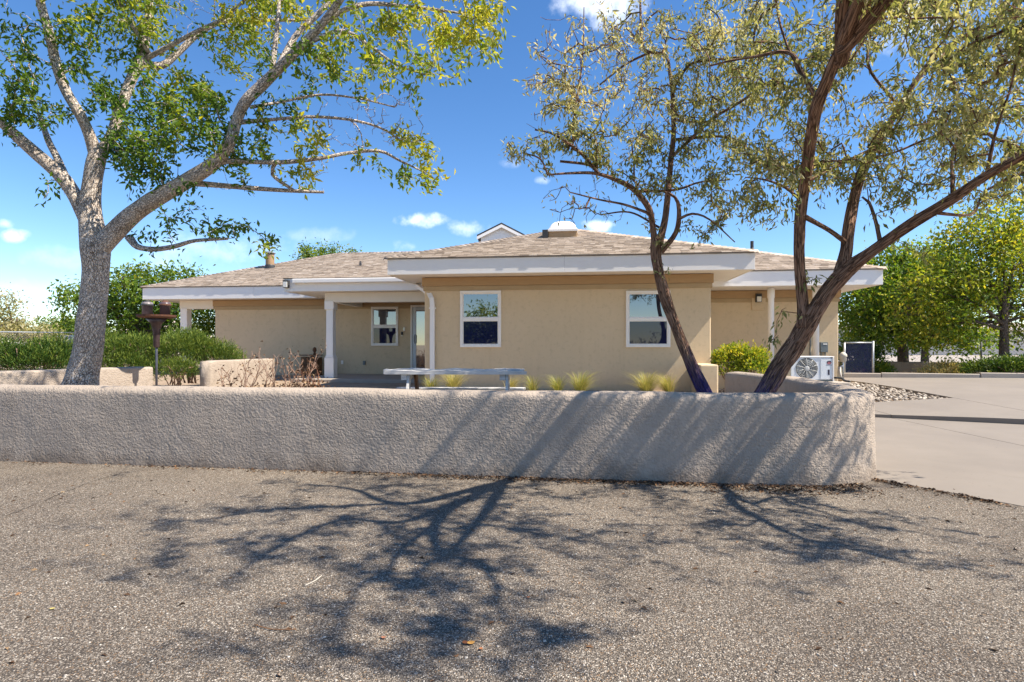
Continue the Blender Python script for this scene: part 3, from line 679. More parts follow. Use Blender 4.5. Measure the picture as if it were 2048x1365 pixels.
def door():
    s0 = sx(822, LW); s1 = s0 + 1.06; z0, z1 = .562, zy(611, s0, LW); n = LW
    bm = bmesh.new(); add_box(bm, s0, s0 + .055, n - .06, n, z0, z1, .005); add_box(bm, s1 - .055, s1, n - .06, n, z0, z1, .005); add_box(bm, s0 + .055, s1 - .055, n - .06, n, z1 - .055, z1, .005)
    d = from_bm('door', bm, vinyl, house); a, b = s0 + .058, s1 - .058; st = .12
    alu = simple('aluminium_door', (.50, .53, .57), (.46, .49, .53), 4, .4, metal=.2)
    bm = bmesh.new()
    for q in ((a, a + st, z0 + .01, z1 - .058), (b - st, b, z0 + .01, z1 - .058), (a + st, b - st, z0 + .01, z0 + .2), (a + st, b - st, z1 - .17, z1 - .058)): add_box(bm, q[0], q[1], n - .04, n - .002, q[2], q[3], .004)
    from_bm('door_leaf', bm, alu, d)
    pyd('pane', [(a + st, n - .02, z0 + .2), (b - st, n - .02, z0 + .2), (b - st, n - .02, z1 - .17), (a + st, n - .02, z1 - .17)], [(0, 1, 2, 3)], glass_mat('door_glass', (.03, .035, .03), 3.4), d)
    t = Tubes(); h = z0 + 1.12; t.tube(catmull([(a + st - .03, n - .04, h + .13), (a + st - .02, n - .11, h + .13), (a + st - .02, n - .12, h), (a + st - .02, n - .11, h - .13), (a + st - .03, n - .04, h - .13)], .03), [.012] * 60, 6)
    t.build('handle', dark_metal, d); box('lock', a + .02, a + .075, n - .055, n - .04, h - .1, h + .1, metal, d, .004)
door()
def on_wall(name, px, py, n, w, h, dp, mat, parent=None, bev=.006):
    s = sx(px, n); z = zy(py, s, n); return hbox(name, s - w / 2, s + w / 2, n - dp, n + .002, z - h / 2, z + h / 2, mat, parent, bev)
k = on_wall('intercom', 809, 658.5, LW, .065, .13, .04, vinyl); s = sx(809, LW); z = zy(658.5, s, LW); box('button', s - .015, s + .015, LW - .048, LW - .041, z - .03, z + .03, glass, k, .003)
k = on_wall('keypad', 804.5, 667, LW, .06, .10, .045, dark_metal); s = sx(804.5, LW); z = zy(671, s, LW); box('cover', s - .03, s + .03, LW - .04, LW, z - .03, z - .004, vinyl, k, .003)
on_wall('outlet', 685, 725, LW, .075, .12, .03, vinyl); on_wall('outlet', 729, 726, LW, .08, .13, .05, grey_box)
# roof furniture
def skylight():
    s0, s1 = sx(1097, 1.8), sx(1154, 1.8); n0, n1 = 1.75, 2.5; z0 = RZ0 + (n0 - RN0) * PITCH
    base = hbox('skylight', s0, s1, n0, n1, z0 - .02, z0 + .17, brown_trim, bev=.01)
    box('flashing', s0 - .16, s0 - .01, n0 - .05, n1, z0 - .01, z0 + .22, dark_metal, base, .003)
    bm = bmesh.new(); add_box(bm, s0 - .025, s1 + .025, n0 - .03, n1 + .03, z0 + .172, z0 + .235, .008); from_bm('dome_frame', bm, vinyl, base)
    V = []; Fc = []; N_ = 14
    for i in range(N_ + 1):
        for j in range(N_ + 1):
            u, v = i / N_, j / N_; x = 2 * u - 1; y = 2 * v - 1
            h = .26 * (max(0, 1 - abs(x) ** 3.2) ** .55) * (max(0, 1 - abs(y) ** 3.2) ** .55)
            V.append((s0 + (s1 - s0) * u, n0 + (n1 - n0) * v, z0 + .236 + h))
    for i in range(N_):
        for j in range(N_):
            a = i * (N_ + 1) + j; Fc.append((a, a + N_ + 1, a + N_ + 2, a + 1))
    pyd('dome', V, Fc, dome_white, base, True)
skylight()
def flue():
    n = 6.5; s = sx(540, n); z = 3.374 + (n - 3.67) * PITCH
    bm = bmesh.new(); lathe(bm, [(.155, z - .1), (.155, z + .50), (.135, z + .50), (.135, z + .46)], 20, Matrix.Translation((s, n, 0)))
    f = from_bm('flue_pipe', bm, simple('tan_flue', (.34, .22, .12), (.26, .17, .095), 6, .6), house)
    bm = bmesh.new(); lathe(bm, [(.20, z + .53), (.205, z + .545), (.04, z + .635), (.0, z + .64)], 20, Matrix.Translation((s, n, 0))); from_bm('cap', bm, metal, f)
    bm = bmesh.new(); lathe(bm, [(.19, z - .1), (.175, z + .08), (.157, z + .11)], 20, Matrix.Translation((s, n, 0))); from_bm('collar', bm, dark_metal, f)
    for k in range(4):
        a = k * math.pi / 2 + .4; box('bracket', s + .14 * math.cos(a) - .012, s + .14 * math.cos(a) + .012, n + .14 * math.sin(a) - .012, n + .14 * math.sin(a) + .012, z + .49, z + .55, metal, f, 0)
flue()
def roof_pipe(px, py, n, h, r, mat):
    s = sx(px, n); z = zy(py, s, n); bm = bmesh.new(); lathe(bm, [(r * 1.8, z - .15), (r * 1.3, z + .02), (r, z + .05), (r, z + h), (r * .7, z + h)], 12, Matrix.Translation((s, n, 0))); return from_bm('vent_pipe', bm, mat, house)
roof_pipe(1504, 500, 4.6, .26, .05, dark_metal); roof_pipe(721, 527, 6.6, .08, .03, dark_metal)
def dormer():
    d = 24.0; A = P(957, 474, d); B = P(1048, 463, d); pk = P(1003, 447, d); x0, x1 = A.x, B.x; ze = (A.z + B.z) / 2 - .02
    dm = pyd('dormer', [(x0 + .1, d, 4.6), (x1 - .1, d, 4.6), (x1 - .1, d, ze), (pk.x, d, pk.z - .08), (x0 + .1, d, ze), (x0 + .1, d + 3, 4.6), (x1 - .1, d + 3, 4.6), (x1 - .1, d + 3, ze), (pk.x, d + 3, pk.z - .08), (x0 + .1, d + 3, ze)],
             [(0, 1, 2, 3, 4), (1, 6, 7, 2), (5, 0, 4, 9), (6, 5, 9, 8, 7), (4, 3, 8, 9), (3, 2, 7, 8)], white, None)
    for (a, b) in (((x0 - .06, ze - .04), (pk.x, pk.z)), ((pk.x, pk.z), (x1 + .06, ze - .04))):
        pyd('dormer_roof', [(a[0], d - .15, a[1]), (b[0], d - .15, b[1]), (b[0], d + 3, b[1]), (a[0], d + 3, a[1]), (a[0], d - .15, a[1] - .07), (b[0], d - .15, b[1] - .07), (b[0], d + 3, b[1] - .07), (a[0], d + 3, a[1] - .07)],
            [(0, 1, 2, 3), (7, 6, 5, 4), (0, 4, 5, 1), (1, 5, 6, 2), (2, 6, 7, 3), (3, 7, 4, 0)], dark_metal, dm)
        pyd('barge_board', [(a[0], d - .17, a[1] - .075), (b[0], d - .17, b[1] - .075), (b[0], d - .17, b[1] - .20), (a[0], d - .17, a[1] - .20), (a[0], d - .12, a[1] - .075), (b[0], d - .12, b[1] - .075), (b[0], d - .12, b[1] - .20), (a[0], d - .12, a[1] - .20)],
            [(0, 3, 2, 1), (4, 5, 6, 7), (0, 1, 5, 4), (3, 7, 6, 2)], white, dm)
    dm.parent = house; dm.matrix_parent_inverse = house_inv
house_inv = (Matrix.Translation((0, HD, 0)) @ Matrix.Rotation(-AH, 4, 'Z')).inverted()
dormer()
# right wing: posts, wall lamp on a panel, meter box
for px in (1542, 1632):
    s = sx(px, 2.2); bm = bmesh.new(); lathe(bm, [(.075, .3), (.075, 2.70), (.09, 2.74), (.09, 2.985)], 20, Matrix.Translation((s, 2.2, 0))); o = from_bm('porch_post', bm, white, house, True)
k = on_wall('lamp_panel', 1517, 605.5, RW, .36, .42, .03, house_stucco)
lm = on_wall('wall_lamp', 1516, 596.5, RW - .03, .15, .23, .10, dark_metal, k); s = sx(1516, RW - .03); z = zy(598, s, RW - .03)
box('lens', s - .055, s + .06, RW - .145, RW - .12, z - .085, z + .055, lamp_white, k, .008)
mb = on_wall('meter_box', 1645, 695, RW, .19, .27, .12, grey_box); s = sx(1645, RW); z = zy(695, s, RW)
box('tag_plate', s - .03, s + .07, RW - .126, RW - .121, z + .07, z + .10, vinyl, mb, 0)
for q in (-.06, .05): box('conduit', s + q - .012, s + q + .012, RW - .06, RW - .035, .55, z - .13, grey_box, mb, .003)
hb2 = on_wall('conduit', 1620, 690, RW, .02, 1.2, .03, grey_box)
# low wing wall joined to the front right corner
w_ = hbox('corner_wall', sx(1400, -1.0), sx(1437, -1.0), -1.0, -.002, .2, 1.08, house_stucco, bev=.03)

# ------------------------------------------------------------------ tree machinery
class Tree:
    def __init__(s, k=1.0): s.k = k; s.pos = []; s.par = []; s.fix = []; s.tips = []; s.limbs = []
    def poly(s, pts, step=.12, base=None):
        """pts [(Vector, radius)], smooth limb; nodes join the skeleton"""
        c = catmull([(*p, r) for p, r in pts], step); idx = []
        for q in c:
            s.pos.append(q[:3]); s.fix.append(q[3]); s.par.append(idx[-1] if idx else -1); idx.append(len(s.pos) - 1)
        s.limbs.append(([Vector(q[:3]) for q in c], [q[3] for q in c])); return idx
    def px(s, pts, step=.12): return s.poly([(P(x, y, d), r * s.k * d / F) for x, y, d, r in pts], step)
    def grow(s, tips, seg=.16, wob=.25, sag=.0, min_r=.0022, attach_max=None):
        """tips: list of (pos, tone, leafiness)"""
        if not tips: return
        base = np.array(s.pos); T = np.array([t[0] for t in tips])
        dist = np.array([np.min(np.linalg.norm(base - t, axis=1)) for t in T]); order = np.argsort(dist)
        cap = len(s.pos) + 60000; arr = np.zeros((cap, 3)); dr = np.zeros((cap, 3)); n = len(s.pos); arr[:n] = base
        for i in range(n):
            p = s.par[i]; d = (base[i] - base[p]) if p >= 0 else np.array((0, 0, .1)); dr[i] = d / (np.linalg.norm(d) + 1e-9)
        for o in order:
            t = T[o]; dv = t - arr[:n]; L = np.linalg.norm(dv, axis=1) + 1e-6
            cs = np.einsum('ij,ij->i', dv, dr[:n]) / L
            cost = L * (1 + .9 * np.maximum(0, .25 - cs)); i = int(np.argmin(cost)); d = L[i]
            m = max(2, int(math.ceil(d / seg))); p0 = arr[i].copy(); d0 = dr[i] * .6 + dv[i] / d; d0 /= np.linalg.norm(d0)
            c1 = p0 + d0 * d * .5; prev = i; last = p0; off = rng.normal(0, wob * seg, 3)
            for k in range(1, m + 1):
                q = k / m; p = (1 - q) ** 2 * p0 + 2 * q * (1 - q) * c1 + q * q * t
                if k < m: p = p + off * math.sin(q * math.pi) + rng.normal(0, wob * seg * .35, 3)
                p[2] -= sag * d * q * q * .3
                arr[n] = p; v = p - last; dr[n] = v / (np.linalg.norm(v) + 1e-9)
                s.pos.append(p); s.par.append(prev); s.fix.append(None); prev = n; last = p; n += 1
            s.tips.append((prev, tips[o][1], tips[o][2]))
        s.min_r = min_r
    def radii(s, ex=2.15):
        n = len(s.pos); acc = np.zeros(n); tipset = {t[0] for t in s.tips}
        r = np.zeros(n)
        for i in range(n - 1, -1, -1):
            if s.fix[i] is not None: r[i] = s.fix[i]
            else: r[i] = max(s.min_r, acc[i] ** (1 / ex) if acc[i] > 0 else s.min_r)
            p = s.par[i]
            if p >= 0 and s.fix[p] is None: acc[p] += r[i] ** ex
        return r
    def twigs(s, name, mat, parent, sides=4, rmax=1):
        r = s.radii(); ch = {}
        for i, p in enumerate(s.par):
            if p >= 0: ch.setdefault(p, []).append(i)
        tb = Tubes(); done = set()
        for i in range(len(s.pos)):
            if s.fix[i] is not None or i in done: continue
            p = s.par[i]; chain = [p, i]; done.add(i); cur = i
            while True:
                c = [k for k in ch.get(cur, []) if k not in done and s.fix[k] is None]
                if not c: break
                k = max(c, key=lambda q: r[q]); chain.append(k); done.add(k); cur = k
            rr = [min(r[k], r[chain[1]] * 1.05) for k in chain]; rr[0] = r[chain[1]] * 1.1; rr[-1] *= .6
            tb.tube([s.pos[k] for k in chain], rr, 6 if rr[0] > .012 else sides, cap=False)
        o = tb.build(name, mat, parent); o['kind'] = 'stuff'; return o
    def leaf_sites(s, back=3):
        """(pos, dir, tone, leafiness) along the last nodes of every twig"""
        out = []
        for (i, tone, lf) in s.tips:
            cur = i
            for k in range(back):
                p = s.par[cur]
                if p < 0 or s.fix[cur] is not None: break
                out.append((np.array(s.pos[cur]), np.array(s.pos[cur]) - np.array(s.pos[p]), tone, lf * (1 - .22 * k))); cur = p
        return out
def leaves(name, sites, per, length, width, mat, parent, droop=.3, spread=.08, jit=.15, fold=.25, lvar=.35):
    B = []; D = []; T = []
    for (p, d, tone, lf) in sites:
        n = rng.poisson(per * lf)
        if n <= 0: continue
        u = rng.random((n, 1)); b = p - d * u + rng.normal(0, spread, (n, 3))
        dn = d / (np.linalg.norm(d) + 1e-9)
        dd = rng.normal(0, .75, (n, 3)) + dn * .5; dd[:, 2] -= droop * rng.uniform(.5, 1.5, n)
        B.append(b); D.append(dd); T.append(np.clip(tone + rng.normal(0, jit, n), 0, 1))
    B = np.concatenate(B); D = np.concatenate(D); T = np.concatenate(T)
    return leaf_mesh(name, B, D, T, length, width, mat, parent, fold, lvar)
def leaf_mesh(name, B, D, T, length, width, mat, parent, fold=.25, lvar=.35):
    n = len(B); D = D / (np.linalg.norm(D, axis=1, keepdims=True) + 1e-9)
    up = rng.normal(0, 1, (n, 3)) + np.array((0, 0, .8)); S = np.cross(D, up); S /= (np.linalg.norm(S, axis=1, keepdims=True) + 1e-9); U = np.cross(S, D)
    l = (length * rng.uniform(1 - lvar, 1 + lvar, n))[:, None]; w = l * (width / length) * rng.uniform(.8, 1.2, n)[:, None]
    tip = B + D * l - U * (l * .12); mid = B + D * (l * .45)
    left = mid - S * (w / 2) + U * (w * fold); right = mid + S * (w / 2) + U * (w * fold)
    V = np.stack([B, right, tip, left], 1).reshape(-1, 3); i = np.arange(n)[:, None] * 4
    Fc = np.concatenate([i + np.array([[0, 1, 2]]), i + np.array([[0, 2, 3]])], 0)
    o = np_mesh(name, V, Fc, mat, parent, np.repeat(T, 4)); o['kind'] = 'stuff'; return o
def blob_tips(blobs, dens, dspread=.6, seed=1):
    """blobs (px, py, rx, ry, depth, tone, leafiness[, depth spread]) -> tips spread through a volume"""
    r = random.Random(seed); out = []
    for b in blobs:
        px, py, rx, ry, d, tone, lf = b[:7]; ds = b[7] if len(b) > 7 else dspread
        area = math.pi * rx * ry * (d / F) ** 2; n = max(2, int(area * dens))
        for _ in range(n):
            a = r.uniform(0, 6.283); q = math.sqrt(r.random()); dd = d + r.gauss(0, ds)
            p = P(px + rx * q * math.cos(a), py + ry * q * math.sin(a), d); c = p * 1.0; c.y = dd
            # keep the sideways position, move along the depth axis a little off the view ray
            out.append((np.array((p.x * (1 + .5 * (dd / d - 1)), dd, EYE + (p.z - EYE) * (1 + .5 * (dd / d - 1)))), min(1, max(0, tone + r.gauss(0, .08))), lf))
    return out
def limb_obj(name, limb, mat, parent, sides, ridge, lump, seed):
    tb = Tubes(); tb.tube(limb[0], limb[1], sides, ridge, lump, seed); return tb.build(name, mat, parent)

# ------------------------------------------------------------------ the big left tree
def left_tree():
    t = Tree(.75)
    t.px([(158, 790, 8.6, 50), (163, 768, 8.6, 40), (169, 735, 8.6, 35), (178, 690, 8.55, 34), (183, 640, 8.5, 33), (188, 590, 8.5, 31), (192, 540, 8.45, 31), (190, 500, 8.4, 34), (185, 460, 8.4, 30), (180, 415, 8.4, 25), (184, 370, 8.4, 22), (192, 325, 8.4, 22), (200, 298, 8.4, 19)], .06)
    A = [(196, 315, 8.4, 17), (222, 275, 8.5, 14), (240, 220, 8.6, 13), (262, 160, 8.7, 13), (283, 118, 8.8, 13), (292, 70, 8.9, 10), (300, 0, 9, 9), (305, -80, 9.1, 8), (300, -180, 9.2, 6), (290, -260, 9.3, 3)]
    B = [(194, 315, 8.4, 18), (178, 268, 8.3, 14), (160, 230, 8.2, 13), (132, 182, 8.1, 12), (113, 130, 8.0, 12), (96, 60, 7.9, 11), (80, 0, 7.8, 10), (65, -80, 7.7, 9), (45, -180, 7.6, 6), (30, -260, 7.5, 3)]
    C = [(178, 450, 8.4, 20), (152, 395, 8.4, 18), (120, 350, 8.3, 18), (75, 310, 8.2, 16), (35, 275, 8.1, 14), (0, 243, 8.0, 12), (-60, 195, 7.9, 10), (-130, 130, 7.8, 7), (-170, 60, 7.7, 4)]
    C2 = [(132, 362, 8.3, 12), (115, 318, 8.5, 9), (97, 282, 8.6, 8), (80, 235, 8.7, 5), (60, 190, 8.8, 3)]
    D = [(192, 500, 8.4, 30), (228, 465, 8.4, 25), (265, 430, 8.3, 22), (300, 405, 8.2, 22), (345, 378, 8.1, 20), (385, 355, 8.0, 19), (430, 325, 7.9, 17), (460, 285, 7.8, 15), (472, 245, 7.8, 14), (490, 205, 7.7, 14), (520, 175, 7.7, 14), (555, 140, 7.6, 13), (590, 105, 7.5, 12), (625, 70, 7.4, 11), (655, 35, 7.3, 10), (680, 0, 7.2, 9), (725, -70, 7.0, 7), (770, -150, 6.8, 4)]
    D2 = [(372, 364, 8.05, 11), (400, 368, 8.1, 8), (450, 372, 8.2, 7), (520, 378, 8.3, 6), (580, 382, 8.4, 5), (648, 385, 8.5, 3.5)]
    D3 = [(438, 322, 7.9, 9), (480, 323, 8, 6.5), (560, 325, 8.2, 6), (640, 317, 8.4, 5), (700, 306, 8.6, 4.5), (760, 303, 8.7, 4), (800, 322, 8.8, 3), (850, 345, 8.9, 2)]
    D4 = [(543, 152, 7.65, 8), (550, 90, 7.75, 6.5), (556, 40, 7.8, 5.5), (560, -30, 7.9, 4), (566, -100, 8, 2)]
    D5 = [(556, 138, 7.6, 10), (592, 72, 7.8, 8), (637, 28, 7.9, 7), (672, -12, 8, 6), (720, -80, 8.1, 3)]
    D6 = [(640, 52, 7.35, 9), (690, 20, 7.4, 7), (740, 8, 7.5, 6), (800, 12, 7.6, 5), (860, 18, 7.7, 4), (930, 28, 7.8, 2.5)]
    D7 = [(600, 95, 7.5, 7), (680, 62, 7.3, 5), (740, 92, 7.2, 4), (790, 128, 7.1, 3), (850, 150, 7.0, 2)]
    E = [(286, 128, 8.8, 10), (324, 131, 8.9, 9), (355, 107, 9.0, 8), (396, 69, 9.1, 7), (441, 45, 9.2, 6), (490, 41, 9.3, 5), (560, 41, 9.4, 4), (630, 41, 9.5, 2.5)]
    E2 = [(292, 118, 8.8, 7), (340, 92, 8.7, 6), (400, 60, 8.6, 5), (450, 35, 8.5, 4), (500, -10, 8.4, 3)]
    G = [(258, 475, 8.35, 11), (275, 494, 8.3, 8), (310, 499, 8.25, 7), (350, 493, 8.2, 6), (390, 482, 8.1, 5), (455, 478, 8.0, 3.5)]
    H1 = [(478, 245, 7.8, 7), (540, 240, 7.9, 4.5), (620, 234, 8.0, 4), (700, 240, 8.1, 3.5), (760, 256, 8.2, 3), (800, 280, 8.3, 2)]
    H2 = [(500, 215, 7.7, 5), (560, 205, 7.9, 3.5), (640, 190, 8.0, 3), (720, 198, 8.1, 2.5), (790, 215, 8.2, 1.5)]
    J = [(590, 383, 8.4, 4), (545, 350, 8.3, 5), (552, 325, 8.2, 5)]
    Kk = [(300, 110, 8.8, 6), (270, 60, 8.6, 5), (245, 20, 8.5, 4), (230, -40, 8.4, 3)]
    for L in (A, B, C, C2, D, D2, D3, D4, D5, D6, D7, E, E2, G, H1, H2, J, Kk): t.px(L, .07)
    g1, g2, y1, y2 = .12, .32, .62, .85
    blobs = [(28, 85, 46, 40, 7.9, g1, 1), (35, 160, 55, 45, 7.8, g1, 1), (70, 225, 60, 35, 7.9, g2, 1), (25, 215, 30, 30, 7.8, g1, .8), (60, 30, 30, 25, 7.8, g1, .5),
             (165, 70, 50, 50, 8.3, g2, 1), (215, 25, 60, 45, 8.6, y1, 1), (285, 30, 50, 45, 8.8, y1, 1), (335, 55, 35, 55, 8.9, y1, 1), (250, 90, 45, 30, 8.7, g2, 1),
             (170, 130, 35, 40, 8.2, g2, .9), (205, 190, 40, 50, 8.3, g1, 1), (330, 185, 65, 55, 8.2, g2, 1.1), (390, 225, 55, 55, 8.1, y1 - .1, 1.1), (430, 200, 35, 35, 8.0, g1, 1.1),
             (285, 250, 60, 45, 8.2, g1, 1.2), (345, 280, 70, 45, 8.0, g2, 1.2), (255, 315, 40, 40, 8.3, g1, 1.1), (310, 335, 60, 30, 8.1, g1, 1.1), (225, 240, 30, 40, 8.3, g1, 1), (380, 160, 40, 40, 8.3, y1, .8),
             (440, 265, 40, 40, 7.9, g1, 1.1), (475, 300, 60, 30, 7.9, g2, 1.1), (540, 215, 50, 35, 7.9, g1, 1), (520, 285, 35, 30, 8.0, g2, 1), (600, 275, 42, 28, 8.1, y1 + .1, 1), (640, 300, 22, 18, 8.2, y2, .8),
             (590, 350, 35, 20, 8.2, y1, 1), (620, 345, 25, 25, 8.2, y2, .9), (470, 350, 25, 22, 8.0, g2, .8), (640, 262, 20, 14, 8.1, y2, .7),
             (500, 30, 60, 45, 8.9, y2, 1), (560, 15, 45, 40, 8.6, y1, 1), (485, 105, 45, 50, 8.6, y1, 1), (430, 90, 30, 30, 9.0, g2, .6), (520, 120, 30, 30, 8.0, g2, .9),
             (610, 20, 55, 30, 8.0, y2 - .1, .9), (660, 95, 55, 35, 7.5, y1, 1), (705, 125, 55, 45, 7.4, y1, 1), (640, 140, 45, 30, 7.7, g2, 1), (690, 30, 30, 30, 7.6, y1, .9), (740, 60, 35, 45, 7.4, y1, 1),
             (790, 25, 55, 30, 7.6, y1, .9), (830, 60, 50, 40, 7.6, y2 - .1, 1), (890, 45, 50, 45, 7.7, y2, 1.1), (945, 40, 45, 45, 7.8, y2, 1.1), (985, 40, 28, 50, 7.8, y2 - .05, 1.1), (940, 105, 45, 28, 7.7, y1, 1), (890, 90, 35, 25, 7.7, y1, 1), (980, 95, 16, 22, 7.8, y1, .9), (920, 122, 30, 10, 7.7, g2, .7),
             (850, 135, 35, 28, 7.1, y1, 1), (880, 160, 22, 25, 7.0, y2 - .1, 1), (830, 175, 28, 18, 7.1, y1, .8), (770, 145, 35, 25, 7.2, y1, .9), (745, 165, 25, 18, 7.2, y1 + .1, .8), (590, 165, 40, 25, 7.8, g2, .8),
             (805, 285, 28, 25, 8.8, y2, 1), (840, 305, 30, 28, 8.8, y1 + .1, 1), (870, 305, 18, 28, 8.9, y2, 1), (800, 345, 35, 18, 8.8, g2 + .1, .9), (840, 360, 40, 18, 8.9, y1, .9), (880, 350, 12, 14, 8.9, y2, .8), (735, 325, 20, 26, 8.6, y1, .8),
             (390, 405, 28, 20, 8.2, g1, .9), (370, 440, 30, 20, 8.2, g1, .8), (430, 450, 35, 25, 8.1, g2, 1), (480, 460, 35, 16, 8.0, g2, 1), (520, 475, 30, 14, 8.0, g2 + .15, 1), (540, 492, 12, 10, 8.0, y1, .8), (300, 478, 28, 16, 8.3, g1, .8), (350, 470, 12, 10, 8.2, g1, .5),
             (230, 390, 26, 12, 8.3, g1, .6), (100, 375, 25, 14, 8.3, g1, .5), (130, 405, 14, 10, 8.4, g1, .5), (20, 285, 20, 12, 8.1, g1, .6), (160, 235, 20, 25, 8.4, g2, .6),
             (60, -60, 90, 50, 7.8, g2, .8), (200, -70, 100, 50, 8.5, y1, .8), (350, -60, 90, 50, 8.8, y1, .7), (520, -70, 100, 50, 8.3, y1, .7), (680, -80, 90, 50, 7.6, y1, .7), (820, -70, 80, 40, 7.6, y2, .6), (-90, 60, 70, 60, 7.8, g1, .8), (-80, 170, 60, 50, 7.8, g1, .8), (290, -190, 120, 60, 9, y1, .6), (60, -200, 110, 60, 7.6, g2, .6)]
    tips = blob_tips(blobs, 50, .42, 3)
    t.grow(tips, .15, .25, min_r=.003)
    # bare twigs in the gap on the right
    r = random.Random(5); bare = []
    for _ in range(110):
        px = r.uniform(640, 840); py = 190 + r.random() * 110 - (px - 640) * .05; d = 8.1 + r.gauss(0, .15); bare.append((np.array(P(px, py, d)), .5, 0.0))
    for _ in range(24):
        bare.append((np.array(P(r.uniform(430, 700), r.uniform(330, 400), 8.3 + r.gauss(0, .2))), .5, 0.0))
    for _ in range(40):
        bare.append((np.array(P(r.uniform(340, 560), r.uniform(10, 150), 9 + r.gauss(0, .3))), .5, 0.05))
    t.grow(bare, .12, .3, min_r=.0036)
    root = empty('ash_tree', P(163, 775, 8.6)); root.location.z = .25
    tag(root, 'big grey-barked tree with green and yellow leaves at the left', 'tree')
    inv = Matrix.Translation(root.location).inverted()
    def adopt(o): o.parent = root; o.matrix_parent_inverse = inv
    for i, L in enumerate(t.limbs):
        sides = 40 if i == 0 else 20 if max(L[1]) > .07 else 10
        adopt(limb_obj('trunk' if i == 0 else 'limb', L, bark_ash, None, sides, .07 if i < 6 else .05, .08, i * 3.1))
    tw = t.twigs('twigs', bark_ash, None); adopt(tw)
    adopt(leaves('crown', t.leaf_sites(3), 9.5, .090, .036, leaf_ash, None, .45, .055, .13))
left_tree()

